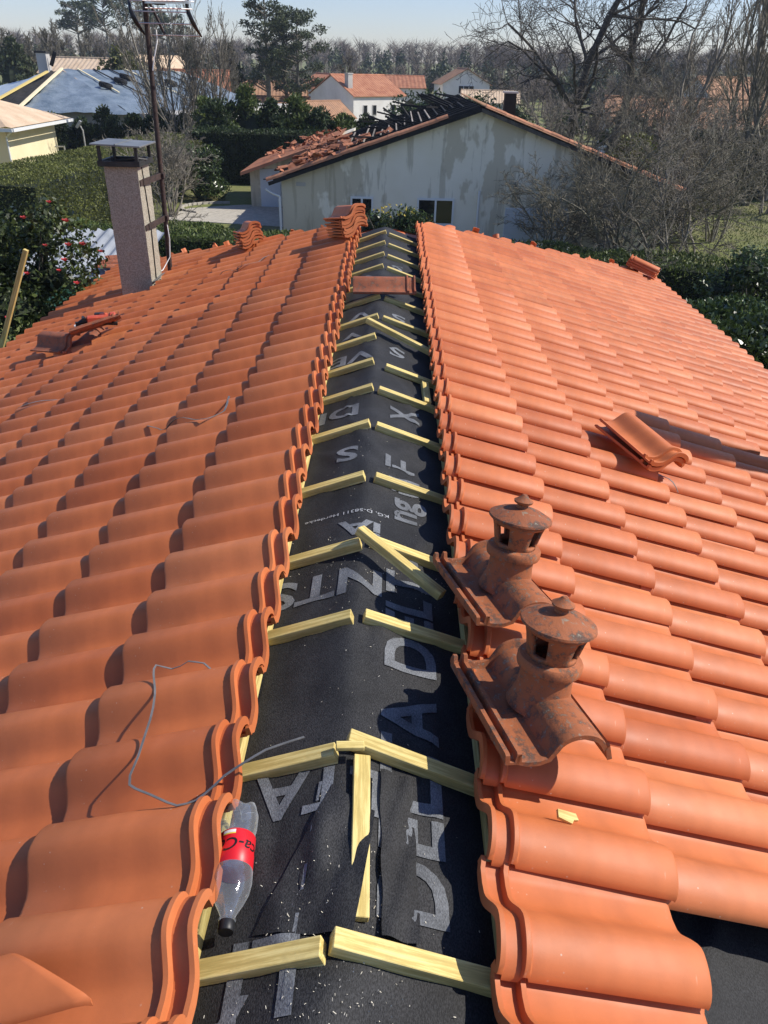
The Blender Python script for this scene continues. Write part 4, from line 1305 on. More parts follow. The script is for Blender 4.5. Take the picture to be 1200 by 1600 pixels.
# ------------------------------------------------------------------ the neighbour's fire-damaged house
nb = empty('fire_damaged_house', (2.94, 30, GZ))
tag(nb, 'stained white gabled house with burnt-out tiled roof behind the hedge', 'house')
RZ = 4.88; EL, ER = -7.48, 7.46; SL = 2.53 / 7.47
ez = lambda x: RZ - abs(x) * SL
mb = MB()
mb.prism([(-7.02, 0, 0), (-7.02, 0, ez(7.02) - .12), (0, 0, RZ - .12), (6.95, 0, ez(6.95) - .12), (6.95, 0, 0)], (0, 12, 0))
mb.build('wall', M['stucco'], nb)
# right slope still roofed
mb = MB()
n = 46
vs = []; fs = []
for k in range(n * 2 + 1):
    y = -.35 + 12.6 * k / (n * 2); zz = .06 * (k % 2)
    vs += [(0.15, y, RZ + .02 + zz), (ER, y, ez(ER) + .02 + zz)]
for k in range(n * 2): fs.append((2 * k, 2 * k + 1, 2 * k + 3, 2 * k + 2))
mb.add(vs, fs)
mb.add([(0.15, -.35, RZ - .08), (ER, -.35, ez(ER) - .08), (ER, 12.25, ez(ER) - .08), (0.15, 12.25, RZ - .08)], [(0, 1, 2, 3)])
rfr = mb.build('roof', M['far_tile_brown'], nb)
# burnt left slope: char-black sarking, rafters, pale battens
mb = MB()
mb.add([(0, -.30, RZ - .10), (EL, -.30, ez(EL) - .10), (EL, 9.0, ez(EL) - .10), (0, 12.2, RZ - .10)], [(0, 1, 2, 3)])
rfl = mb.build('burnt_roof', M['charred'], nb)
for k in range(12):
    y = -.1 + k * .95
    x1 = -7.3 if k < 9 else -6
    m2 = MB(); m2.beam((-.05, y, RZ + .0), (x1, y, ez(x1) + .0), .08, .16); m2.build('rafter', M['charred'], rfl)
for k in range(17):
    x = -.5 - k * .30
    y0 = rnd.uniform(.8, 2.2) + (.5 if k < 8 else 0); y1 = y0 + rnd.uniform(2.5, 8.5)
    m2 = MB(); m2.beam((x, y0, ez(x) + .11), (x + rnd.uniform(-.05, .05), min(y1, 11), ez(x) + .11), .05, .045); m2.build('burnt_batten', M['ashwood' if k > 3 else 'charred'], rfl)
for k in range(26):
    x = -rnd.uniform(.2, 3.6); y = rnd.uniform(.5, 11); a = rnd.uniform(-.5, .5)
    m2 = MB(); m2.beam((x, y, ez(x) + .1), (x - rnd.uniform(.3, 1.3), y + rnd.uniform(-.8, .8), ez(x) + rnd.uniform(.1, .5)), .06, .06); m2.build('charred_beam', M['charred'], rfl)
# verge tiles along both rakes of the gable
VT = MB()
pv = [(-.02, .0), (0, .07), (.05, .115), (.13, .125), (.20, .10), (.24, .03)]
VT.add([(0, y - .30, z) for y, z in pv] + [(.40, y - .30, z) for y, z in pv] + [(0, y - .30, z - .10) for y, z in pv[:1] + pv[-1:]], [(i, i + 1, i + 7, i + 6) for i in range(5)] + [(0, 1, 2, 3, 4, 5), (6, 7, 8, 9, 10, 11)])
vme = bpy.data.meshes.new('verge_tile'); vme.from_pydata(VT.v, [], VT.f); vme.materials.append(M['far_tile'])
for s in (-1, 1):
    nt_ = 22
    for k in range(nt_):
        x = s * (.12 + 7.35 * (k) / nt_)
        if s < 0 and k in (0, 1, 2): continue
        o = link('verge_tile', vme, None, rfl if s < 0 else rfr)
        d = Vector((s, 0, -SL)).normalized(); yv = Vector((0, 1, 0)); nn = Vector((s * SL, 0, 1)).normalized()
        o.matrix_basis = Matrix.Translation((x, 0, ez(x) + .03 + rnd.uniform(0, .02))) @ Matrix((d, yv, nn)).transposed().to_4x4()
# barge boards
for s in (-1, 1):
    mb = MB(); mb.beam((0, -.33, RZ - .06), (s * 7.45, -.33, ez(7.45) - .06), .03, .12); mb.build('barge_board', M['charred'] if s < 0 else M['bark_dark'], nb)
# intact strip and fallen tiles on the lower left slope
bt_me = make_tile_mesh('broken_tile', [(0, 0), (.36, 0)], prof=[(y * 1.1, z * 1.1) for y, z in tile_profile(3, 3)])
bt_me.materials.append(M['far_tile'])
for k in range(160):
    if k < 40:                                   # still laid, a strip of two columns
        i, j = divmod(k, 5); x = -4.7 - j * .33; y = 2.6 + i * .25
        rt = Euler((0, 0, 0)); dz = .14
    else:
        x = -rnd.triangular(3.0, 7.25, 5.8); y = rnd.uniform(-.1, 3.4) if rnd.random() < .6 else rnd.uniform(.3, 8.3)
        rt = Euler((rnd.gauss(0, .3), rnd.gauss(0, .22), rnd.gauss(0, .9))); dz = .12 + rnd.uniform(0, .16)
        if x > -5 and rnd.random() < .45: x -= 1.6
    o = link('broken_tile', bt_me, None, rfl)
    d = Vector((-1, 0, -SL)).normalized(); yv = Vector((0, -1, 0)); nn = Vector((-SL, 0, 1)).normalized()
    o.matrix_basis = Matrix.Translation((x, y, ez(x) + dz)) @ Matrix((d, yv, nn)).transposed().to_4x4() @ rt.to_matrix().to_4x4()
# openings of the gable wall
window(nb, -4.10, 0, 1.49, .84, .84, mull=1, frame='frame_white', name='window')
window(nb, -1.40, 0, 1.45, 1.36, .93, mull=1)
mb = MB(); mb.box((-1.40, -.05, .95), (1.5, .10, .06)); mb.build('window_sill', M['frame_white'], nb)
sh = MB(); sh.box((2.34, -.015, 1.02), (2.36, .03, 1.26)); so = sh.build('roller_shutter', M['frame_white'], nb)
for k in range(15):
    m2 = MB(); m2.box((2.34, -.040, .44 + k * .083), (2.32, .02, .070)); m2.build('slat', M['door_white'], so)
mb = MB(); mb.box((-6.32, -.012, 2.27), (.34, .02, .12)); mb.build('air_vent', M['stucco_grey'], nb)
mb = MB(); mb.tube([(.16, -.05, 2.2), (.16, -.05, .1)], .045, 8); mb.build('downpipe', M['frame_white'], nb)
mb = MB(); mb.tube([(-7.10, -.05, 1.85), (-7.10, -.05, .05)], .045, 8); mb.tube([(-7.10, -.05, 1.85), (-7.35, -.1, 1.95), (-7.6, -.1, 2.1)], .04, 8); mb.build('downpipe', M['frame_white'], nb)
mb = MB(); mb.box((1.36, 3.0, 4.75), (.42, .42, 1.0)); cho = mb.build('chimney', M['charred'], nb)
mb = MB(); mb.box((1.36, 3.0, 5.28), (.52, .52, .06)); mb.build('chimney_slab', M['stucco_grey'], cho)
# garage wing
mb = MB()
mb.prism([(-9.75, 9.2, 0), (-9.75, 9.2, 1.62), (-5.0, 9.2, 3.2), (-5.0, 9.2, 0)], (0, 5, 0)); mb.build('garage_wall', M['stucco'], nb)
gs = SL
g0 = (-10.05, 1.58); gl = 4.6
vs = []; fs = []; mb = MB()
for k in range(41):
    y = 8.4 + 5.6 * k / 40; zz = .06 * (k % 2)
    vs += [(g0[0], y, g0[1] + zz), (g0[0] + gl, y, g0[1] + gl * gs + zz)]
for k in range(40): fs.append((2 * k, 2 * k + 1, 2 * k + 3, 2 * k + 2))
mb.add(vs, fs)
mb.add([(g0[0], 8.4, g0[1] - .1), (g0[0] + gl, 8.4, g0[1] + gl * gs - .1), (g0[0] + gl, 8.4, g0[1] + gl * gs + .04), (g0[0], 8.4, g0[1] + .04)], [(0, 1, 2, 3)])
gr = mb.build('garage_roof', M['far_tile'], nb)
for k in range(60):
    u = rnd.triangular(0.4, 4.5, 3.4); y = rnd.uniform(8.5, 12.5)
    o = link('broken_tile', bt_me, None, gr); o.location = (g0[0] + u, y, g0[1] + u * gs + .1 + rnd.uniform(0, .35)); o.scale = (.7, .7, .7); o.rotation_euler = (rnd.gauss(0, .35), rnd.gauss(.3, .3), rnd.uniform(0, 6.28))
mb = MB(); mb.box((-8.80, 9.18, .86), (.95, .04, 1.68)); gd = mb.build('garage_door', M['door_white'], nb)
mb = MB(); mb.box((-9.05, 9.15, 1.25), (.14, .03, .04)); mb.build('door_handle', M['black_metal'], gd)

# ------------------------------------------------------------------ houses farther off
# tarpaulined house
tp = empty('tarpaulined_house', (-23.5, 72, gz(-23, 72))); tz = tp.location.z
tag(tp, 'low house under a blue-grey tarpaulin weighted with tyres', 'house')
Zr = -1.25 - tz; Ze = -3.75 - tz
mb = MB(); mb.prism([(-6.2, -9.5, 0), (9.5, -9.5, 0), (13.5, 10, 0), (-6.2, 10, 0)], (0, 0, Ze + .05)); mb.build('wall', M['stucco_grey'], tp)
def quadgrid(mb, A_, B_, C_, D_, n=14, amp=.07, sd=0):
    A_, B_, C_, D_ = map(Vector, (A_, B_, C_, D_)); vs = []
    for i in range(n + 1):
        for j in range(n + 1):
            p = A_.lerp(B_, j / n).lerp(D_.lerp(C_, j / n), i / n)
            p.z += amp * noise.noise((p.x * .9 + sd, p.y * .7, 3.3)) + amp * .5 * noise.noise((p.x * 3, p.y * 2.2, 8.1)) + amp * .3
            vs.append(p)
    mb.add(vs, [(i * (n + 1) + j, i * (n + 1) + j + 1, (i + 1) * (n + 1) + j + 1, (i + 1) * (n + 1) + j) for i in range(n) for j in range(n)])
ra, rb = (-4.4, 1.5, Zr), (4.5, 6.0, Zr + .05)
mb = MB(); quadgrid(mb, (-3.4, -10.4, Ze), (4.6, -10.4, Ze), ra, ra, amp=.16, sd=2); quadgrid(mb, (4.6, -10.4, Ze), (10.8, 8.5, Ze + .1), rb, ra, n=20, amp=.12)
quadgrid(mb, (10.8, 8.5, Ze + .1), (9, 12, Ze), rb, rb, amp=.1)
mb.build('tarpaulin', M['tarp'], tp, smooth=70)
mb = MB(); quadgrid(mb, (-14.5, -2, Ze + .1), (-6.6, -9.9, Ze), (-5.4, 0.4, Zr - .12), (-9.0, 4, Ze + 1.5), amp=.08); mb.build('pale_tarpaulin', M['tarp_pale'], tp, smooth=70)
mb = MB(); quadgrid(mb, (-6.55, -10.1, Ze - .05), (-3.5, -10.4, Ze - .05), (-4.5, 1.4, Zr - .06), (-5.3, 1.0, Zr - .06), amp=.2); mb.build('bare_rafters', M['charred'], tp)
for a, b, m_ in (((-6.3, -10.3, Ze + .15), (-4.9, -.5, Zr - .1), 'batten'), ((-3.5, -10.6, Ze + .22), (-4.35, 1.3, Zr + .12), 'stucco_cream')):
    mb = MB(); mb.beam(a, b, .22, .12); mb.build('edge_board', M[m_], tp)
for k in range(7):
    f = .12 + k * .13
    a = Vector(ra).lerp(Vector(rb), f) + Vector((0, 0, .12)); b = Vector((4.6, -10.4, Ze)).lerp(Vector((10.8, 8.5, Ze + .1)), f) + Vector((0, 0, .2))
    mb = MB(); mb.beam(a, a.lerp(b, .9 if k % 2 else .6), .12, .06); mb.build('batten', M['charred' if k % 3 else 'stucco_cream'], tp)
for k, (f, g) in enumerate(((.10, .46), (.26, .36), (.36, .26), (.62, .42), (.66, .62))):
    p = Vector(ra).lerp(Vector(rb), f).lerp(Vector((4.6, -10.4, Ze)).lerp(Vector((10.8, 8.5, Ze + .1)), f), g) + tp.location + Vector((0, 0, .24))
    mb = MB(); mb.lathe([(.30, -.14), (.50, -.16), (.56, 0), (.50, .16), (.30, .14), (.30, -.14)], 16)
    o = mb.build('tyre', M['rubber'], smooth=50, loc=p); o.rotation_euler = (0, R(16), 0)
    tag(o, 'black tyre weighting the tarpaulin, %s from the left' % ('first', 'second', 'third', 'fourth', 'fifth')[k], 'tyre', 'tyres on the tarpaulin roof')
mb = MB(); mb.box((-5.6, .9, Zr + .1), (.8, .8, 2.2)); c_ = mb.build('chimney', M['stucco_grey'], tp)
mb = MB(); mb.box((-5.6, .9, Zr + 1.25), (.95, .95, .12)); mb.build('chimney_slab', M['charred'], c_)
mb = MB(); mb.beam((-5.0, .8, Zr + .3), (-4.5, .8, Zr + 1.3), .1, .3); mb.build('bent_flashing', M['charred'], c_)
for k, (x, y) in enumerate(((-.5, 0), (3, 2.5))):
    mb = MB(); mb.box((x * 1.0 + 0, y, 0), (.01, .01, .01))
mb = MB(); mb.tube([(1.5, 8, Zr - .6), (1.2, 8, Zr + 2.6)], .12, 6); mb.build('post', M['bark'], tp)
# cream house at the left edge
cr = empty('cream_house', (-22.6, 47.5, GZ))
tag(cr, 'cream house with pale tiled roof at the left edge', 'house')
mb = MB(); mb.box((-5, 3.0, 1.32), (12.0, 7, 2.64)); mb.build('wall', M['stucco_cream'], cr)
mb = MB(); vs = []; fs = []
for k in range(49):
    x = -12 + 13.8 * k / 48; zz = .06 * (k % 2)
    vs += [(x, -1.4, 2.62 + zz), (min(x, -1.6 - (0)), 3.0, 3.95 + zz)]
for k in range(48): fs.append((2 * k, 2 * k + 1, 2 * k + 3, 2 * k + 2))
mb.add(vs, fs); mb.add([(1.8, -1.4, 2.62), (-1.6, 3.0, 3.95), (1.8, 7.4, 2.62)], [(0, 1, 2)]); mb.build('roof', M['far_tile_tan'], cr)
mb = MB(); mb.box((-5.1, -1.45, 2.50), (13.9, .14, .16)); mb.box((1.86, 3.0, 2.50), (.14, 8.9, .16)); mb.build('gutter', M['frame_white'], cr)
mb = MB(); mb.tube([(1.7, -1.3, 2.4), (1.05, -.6, 2.1), (1.05, -.6, .1)], .05, 8); mb.build('downpipe', M['frame_white'], cr)
window(cr, -.7, -.5, 1.15, 1.0, 1.9, mull=0, frame='stucco_white')
mb = MB(); mb.box((-2.2, -1.6, 1.1), (1.6, 2.2, 2.2)); mb.build('porch', M['stucco_cream'], cr)
mb = MB(); mb.prism([(-3.3, -2.9, 2.15), (-1.1, -2.9, 2.15), (-1.1, -.5, 2.6), (-3.3, -.5, 2.6)], (0, 0, .09)); mb.build('porch_roof', M['far_tile_tan'], cr)
# two-storey white house
gable_house('white_house', 'two-storey white house with an orange roof and arched windows', (-5.0, 113, -9.4), 8.6, 8.8, 5.6, 7.7, R(42), 'stucco_white', 'far_tile', .25, 'x',
            wins=((-2.4, -4.4, 4.0, .7, 1.2, 'front', 'stucco_grey', 'glass_dark', 0), (-.9, -4.4, 4.0, .7, 1.2, 'front', 'stucco_grey', 'glass_dark', 0), (2.2, -4.4, 4.0, .7, 1.2, 'front', 'stucco_grey', 'glass_dark', 0)), chim=((-3.6, -2.6, .7, 7.9),))
gable_house('white_annex', 'small gabled annex with a mossy brown roof beside the white two-storey house', (-9.6, 104, -8.4), 7, 6.0, 2.4, 4.0, R(42), 'stucco_white', 'far_tile_brown', .3, 'x', wins=((1, -3.25, 1.4, .8, .9, 'front', 'stucco_grey', 'glass_dark', 0),))
gable_house('brown_roof_bungalow', 'low dark bungalow with a brown ridged roof left of the white house', (-19.2, 132, -8.0), 11, 7, 3.0, 4.9, R(4), 'stucco_grey', 'far_tile_brown', .4, 'x', wins=((-2, -3.5, 1.9, 1.2, 1.0, 'front', 'frame_white', 'glass_dark', 1), (2.6, -3.5, 1.9, 1.2, 1.0, 'front', 'frame_white', 'glass_dark', 1)), chim=((4.8, 0, .6, 5.4),))
gable_house('brown_roof_annex', 'brown lean roof in front of the low dark bungalow', (-17, 122, -8.0), 12, 6, 1.9, 3.3, R(3), 'stucco_grey', 'far_tile_brown', .3, 'x')
gable_house('red_roof_house', 'dull red roofed house half hidden behind the white two-storey house', (-11.5, 150, -7.8), 10, 9, 3.6, 5.6, R(-60), 'stucco_white', 'far_tile', .3, 'x')
gable_house('orange_roof_house', 'long orange roofed house farthest behind the white house', (-3, 165, -7.8), 16, 8, 3.6, 5.4, R(5), 'stucco_white', 'far_tile', .3, 'x')
gable_house('pale_gable_house', 'pale grey gabled house at the edge of the far woods', (12.5, 170, -7.6), 9, 9, 4.2, 6.6, R(8), 'stucco_white', 'far_tile_brown', .5, 'y', wins=((0, -4.5, 3.2, 3.0, 1.4, 'front', 'frame_white', 'glass_dark', 2),))
gable_house('tan_roof_house', 'tan roofed low house in front of the pale gabled house', (15, 140, -8), 9, 6, 2.7, 4.2, R(-4), 'stucco_white', 'far_tile_tan', .3, 'x')
gable_house('pale_roof_house', 'house with a pale hipped roof behind the tarpaulined house', (-38, 112, -7.8), 13, 10, 4.4, 7.2, R(-14), 'stucco_cream', 'far_tile_tan', .4, 'x')
gable_house('peach_roof_house', 'house with peach tiles beside the pale hipped roof', (-35.5, 128, -7.8), 14, 10, 4.6, 7.6, R(70), 'stucco_cream', 'far_tile_tan', .4, 'x')
gable_house('small_orange_house', 'small orange roof glimpsed behind the bare tree by the tarpaulin', (-24, 104, -7.8), 8, 7, 3.6, 6.3, R(10), 'stucco_cream', 'far_tile', .3, 'x')
gable_house('grey_roof_house', 'low brown roof glimpsed through the thicket at the right', (26, 78, -7.0), 14, 8, 2.7, 4.6, R(-8), 'stucco_white', 'far_tile_brown', .4, 'x', wins=((0, -4, 1.4, 1.4, 1.1, 'front', 'frame_white', 'glass_dark', 1),))
gable_house('far_right_house', 'pale house glimpsed between the bare trunks at the right edge', (36, 92, -7.4), 10, 8, 4.6, 6.6, R(10), 'stucco_white', 'far_tile_brown', .4, 'x', wins=((0, -4, 3.2, 1.4, 1.1, 'front', 'frame_white', 'glass_dark', 1),))
# garden shed with corrugated roof
sd = empty('garden_shed', (-6.6, 16.4, GZ)); tag(sd, 'green metal shed with pale corrugated roof behind the flowering shrub', 'shed')
mb = MB()
for k in range(4, 9):
    x = -1.9 + k * .36
    mb.box((x + .18, -1.1 + (.02 if k % 2 else 0), 1.20), (.355, .05, 2.40))
mb.box((1.35, 0, 1.20), (.05, 2.2, 2.40)); mb.box((-.46, 0, 1.2), (.05, 2.2, 2.4)); mb.box((.45, 1.1, 1.2), (1.8, .05, 2.4)); mb.build('wall', M['green_metal'], sd)
mb = MB(); vs = []; fs = []; n = 60
for k in range(n + 1):
    x = -.75 + 2.35 * k / n; zz = .03 * math.sin(k * .95)
    vs += [(x, -1.4, 2.46 + zz), (x, 1.3, 2.85 + zz)]
for k in range(n): fs.append((2 * k, 2 * k + 2, 2 * k + 3, 2 * k + 1))
mb.add(vs, fs); rs = mb.build('roof', M['corrugated'], sd)
mb = MB(); mb.box((.42, -1.38, 2.38), (2.3, .04, .12)); mb.build('fascia', M['bark_dark'], sd)
for k in range(3):
    o = link('clay_tile', OLDT); o.location = (-5.75 + .05 * k, 15.15 + .22 * k, GZ + 2.60 + .03 * k); o.rotation_euler = (R(8), 0, R(5 + 12 * k)); tag(o, 'loose red tile on the shed roof edge, %s from the front' % ('first', 'second', 'third')[k], 'roof tile', 'tiles on the shed roof')

# ------------------------------------------------------------------ garden planting
hedge('clipped_hedge', 'broad flat-topped clipped hedge running away behind the chimney', [(-14.7, 29.2), (-12.2, 51.0)], 4.2, 2.2, 260, .10, 'hedge', rough=.10)
hedge('juniper_hedge', 'low feathery conifer hedge just beyond the left end of the roof', [(-15.0, 24.4), (-8, 24.7), (-1.4, 23.2)], 1.7, 1.62, 420, .13, 'juniper', rough=.22, elong=3.0)
hedge('low_right_hedge', 'low dark conifer hedge beyond the right end of the roof', [(2.9, 25.0), (7.2, 24.4), (10.5, 22.6)], 1.5, 1.25, 360, .13, 'juniper', rough=.22, elong=3.0)
hedge('laurel_hedge', 'glossy laurel hedge below the right eave', [(5.6, 14.2), (8.2, 7.5)], 1.8, 2.55, 420, .14, 'laurel', rough=.18, elong=2.2)
hedge('dark_hedge', 'tall shaded hedge behind the garage drive', [(-11.5, 47.6), (-1.0, 47.0)], 1.8, 2.7, 170, .16, 'cypress', rough=.2)
bush('rounded_laurel', 'large rounded dark shrub beside the gravel drive', (-9.9, 41.5, GZ), 2.0, 2.0, 2.5, 6500, .14, 'laurel', seed=1)
bush('flowering_bush', 'low evergreen bush with yellow flowers below the small gable window', (-.1, 26.2, GZ), 1.7, 1.1, 2.35, 6500, .12, 'laurel', seed=2)
P, N = clump_points([(.1, 25.6, GZ + 2.15), (.9, 25.8, GZ + 1.8)], [(.8, .5, .18), (.4, .3, .2)], 60); part_leaves(bpy.data.objects['flowering_bush'], 'flower', P, .09, 'bud_yellow')['kind'] = 'stuff'
bush('holly_bush', 'dark glossy bush at the right end of the low hedge', (9.6, 20.6, GZ), 1.7, 1.6, 2.3, 6500, .12, 'laurel', seed=3)
bush('sprawling_shrub', 'loose dark evergreen shrub in front of the lawn at the right', (9.4, 17.2, GZ), 2.1, 1.5, 2.3, 7500, .12, 'cypress', seed=4)
bush('corner_shrub', 'dark evergreen shrub at the right edge before the lawn', (12.2, 18.6, GZ), 2.3, 1.6, 2.2, 7500, .12, 'cypress', seed=5)
bush('low_shrub', 'low leafy shrub between laurel hedge and lawn', (8.8, 14.6, GZ), 1.5, 1.5, 2.2, 5200, .12, 'laurel', seed=6)
# camellia
cm = empty('flowering_camellia', (-5.5, 10.2, GZ)); tag(cm, 'dark glossy shrub with red flowers crowding the left eave', 'shrub')
C = []; RR = []
q = np.random.default_rng(4)
for k in range(60):
    u = q.uniform(.12, 1); a = q.uniform(0, 6.28); rr = 1.75 * math.sqrt(max(0.03, 1 - ((u - .45) / .60) ** 2)) * q.uniform(.25, 1)
    C.append((-5.6 + math.cos(a) * rr, 10.4 + math.sin(a) * rr * .9, GZ + 4.25 * u)); s = q.uniform(.30, .58); RR.append((s, s, s * .8))
for x, y, z in ((-4.25, 10.0, -1.75), (-4.45, 10.1, -1.95), (-3.95, 10.1, -2.3), (-4.1, 10.3, -2.05), (-4.75, 10.3, -1.9), (-4.0, 9.9, -2.6)): C.append((x, y, z)); RR.append((.26, .26, .30))
P, N = clump_points(C, RR, 34000, .3); part_leaves(cm, 'foliage', P, .078, 'camellia', elong=1.9)
S = []
for k in range(26):
    c = np.array(C[q.integers(0, len(C))]) - np.array([-5.5, 10.2, GZ]); m_ = c * .5 + q.normal(0, .12, 3); S.append((0, 0, 0, *m_, .035, .02)); S.append((*m_, *c, .02, .006))
link('stem', segs_mesh('stem', S, 5), M['bark_dark'], cm)
mb = MB()
for c, r in zip(C[:60], RR[:60]):
    v0 = Vector(c) - cm.location
    mb.add([v0 + Vector((0, 0, -r[2] * .6))] + [v0 + Vector((math.cos(t) * r[0] * .6, math.sin(t) * r[1] * .6, 0)) for t in [k * math.pi / 3 for k in range(6)]] + [v0 + Vector((0, 0, r[2] * .6))], [(0, 1 + (k + 1) % 6, 1 + k) for k in range(6)] + [(7, 1 + k, 1 + (k + 1) % 6) for k in range(6)])
mb.build('branch_core', M['hedge_core'], cm)['kind'] = 'stuff'
def bloom(p, s):
    Pn = []; 
    fl_ = MB()
    for k in range(11):
        a = k * 2.4; e = .35 + .55 * (k / 11); d = Vector((math.cos(a) * e, math.sin(a) * e, 1 - .6 * e)).normalized()
        sd_ = d.cross(Vector((0, 0, 1))).normalized(); L_ = s * (.55 + .5 * k / 11)
        fl_.add([Vector(p), Vector(p) + d * L_ * .6 + sd_ * L_ * .42, Vector(p) + d * L_, Vector(p) + d * L_ * .6 - sd_ * L_ * .42], [(0, 1, 2, 3)], rnd.random())
    o = fl_.build('flower', M['petal'], attr=True); o.parent = cm; o.matrix_parent_inverse = Matrix.Translation(-cm.location); o.rotation_euler = (0, 0, 0)
import itertools
for (px, pz, py) in ((-4.10, -1.55, 9.7), (-4.40, -1.72, 9.6), (-3.98, -1.78, 9.8), (-4.18, -2.02, 9.55), (-3.82, -2.05, 9.8), (-4.00, -2.20, 9.6), (-4.82, -2.10, 9.6), (-4.05, -2.30, 9.5), (-3.86, -2.45, 9.5), (-3.55, -2.50, 9.7), (-4.9, -2.55, 9.5), (-3.65, -2.15, 9.9), (-4.45, -2.35, 9.5), (-4.70, -2.85, 9.3), (-3.92, -2.02, 9.6), (-4.6, -3.2, 9.1)):
    bloom((px, py, pz), rnd.uniform(.045, .075))

# conifers
for k, (x, y, h, r_) in enumerate(((-10.3, 51.0, 3.9, 1.7), (-8.9, 52, 4.2, 1.8), (-7.4, 51.5, 3.6, 1.6), (-6.0, 52.4, 3.9, 1.8), (-4.6, 51.8, 3.3, 1.6), (-3.2, 52.6, 3.0, 1.6), (-1.8, 53.2, 2.9, 1.5), (-11.8, 53.2, 3.6, 1.6))):
    cypress('leylandii', 'bushy dark conifer in the row behind the garage, %s from the left' % ('second', 'third', 'fourth', 'fifth', 'sixth', 'seventh', 'eighth', 'first')[k], (x, y, GZ), h + .3, r_ * 1.45, 20 + k, 6500, 'juniper' if k % 2 else 'cypress', 'conifer row behind the garage', .26)
for k, (x, y, h, r_) in enumerate(((-24.8, 58, 2.6, 1.5), (-22.9, 57, 2.7, 1.5), (-21.0, 57.5, 2.5, 1.4), (-19.3, 57, 3.1, 1.4), (-17.6, 57.6, 2.7, 1.4), (-15.9, 57.2, 3.3, 1.3), (-14.0, 57, 2.9, 1.4), (-26.5, 59, 2.8, 1.5))):
    cypress('garden_conifer', 'dark conifer in the row before the tarpaulined house, %s from the left' % ('second', 'third', 'fourth', 'fifth', 'sixth', 'seventh', 'eighth', 'first')[k], (x, y, GZ - .05), h, r_ * 1.4, 40 + k, 4600, 'cypress', 'conifers before the tarpaulined house', .26)
cypress('dark_spruce', 'dark spruce between the tarpaulined house and the tall pines', (-23.2, 122, -7.8), 9.0, 3.0, 60, 3000, 'cypress', None, .6)
cypress('leftmost_fir', 'dark green fir at the left edge beyond the tarpaulined house', (-47, 108, -7.8), 9.0, 4.2, 61, 3600, 'pine', None, .6)
cypress('second_fir', 'narrow dark fir right of the yellow-green bush', (-27.6, 118, -7.8), 9.2, 2.2, 63, 2400, 'cypress', None, .6)
bush('yellow_green_bush', 'yellow-green bamboo clump behind the tarpaulined roof', (-31, 100, -7.6), 3.0, 2.6, 8.2, 3600, .5, 'olive', seed=8, low=.3)
pine('tall_pine', 'tallest pine of the group behind the far bungalow', (-17.6, 120, -7.8), 15.4, 3.6, 1, 5200, 'tall pines behind the bungalow')
pine('broad_pine', 'broad crowned pine right of the tallest one', (-13.6, 121, -7.8), 13.2, 4.4, 2, 6500, 'tall pines behind the bungalow')
pine('middle_pine', 'middle pine merging with the broad crowned one', (-15.6, 124, -7.8), 13.4, 3.2, 3, 4200, 'tall pines behind the bungalow')
for k, (x, y, h) in enumerate(((-80, 225, 17.5), (-72, 222, 18.5), (-65, 228, 19), (-58, 226, 16))):
    pine('umbrella_pine', 'flat-topped pine on the left skyline, %s from the left' % ('first', 'second', 'third', 'fourth')[k], (x, y, gz(x, y)), h, 5.2, 30 + k, 1500, 'umbrella pines on the skyline', True, .9)
# bare trees
bare_tree('spreading_oak', 'wide bare tree with crooked limbs behind the burnt gable', (11.6, 58, -6.3), 12.2, .32, 21, 1, -.03, 4, .85, .03, 'bark_dark', nch=(2, 2, 2, 2), decay=.62, wob=.16, first=.22, twig_r=.012)
bare_tree('second_oak', 'bare branching tree just right of the wide crooked one', (16.5, 66, -6.6), 12.5, .36, 22, 1, .05, 4, .7, .06, 'bark_dark', nch=(2, 2, 2, 1), decay=.58, wob=.14, first=.25, twig_r=.013)
for k, (x, y, h, st, m_) in enumerate(((18.6, 43.5, 11.0, 3, 'bark'), (20.3, 45.5, 12.0, 2, 'bark_pale'), (16.2, 50, 10.0, 2, 'bark_pale'), (22.0, 55, 13, 2, 'bark'), (25.0, 62, 14, 2, 'bark_pale'))):
    bare_tree('tall_bare_tree', 'tall slender bare tree at the right, %s' % ('rooted in the lawn edge', 'pale stemmed behind the lawn edge one', 'between thicket and lawn edge', 'far behind the lawn', 'farthest of the slender group')[k], (x, y, gz(x, y)), h, .13, 50 + k, st, 0, 3, .42, .10, m_, nch=(2, 2, 2), decay=.42, wob=.07, group='slender bare trees at the right', twig_r=.011, fan=.22)
for k, (x, y, h, st) in enumerate(((7.2, 26.8, 4.3, 8), (9.4, 26.2, 3.7, 6), (5.4, 27.6, 3.2, 6), (11.0, 28.5, 3.8, 6), (8.4, 28.9, 4.6, 7))):
    bare_tree('bare_thicket_shrub', 'many-stemmed leafless shrub before the burnt gable, %s' % ('the widest one', 'next to the dark bush', 'nearest the roller shutter', 'rightmost, by the lawn', 'tallest, against the roof edge')[k], (x, y, GZ), h, .055, 70 + k, st, 0, 3, .55, -.01, ('bark', 'bark_pale')[k % 2], 'shrub', 'leafless shrubs before the burnt house', .3, (2, 2, 1), .50, .13, .007, fan=.75)
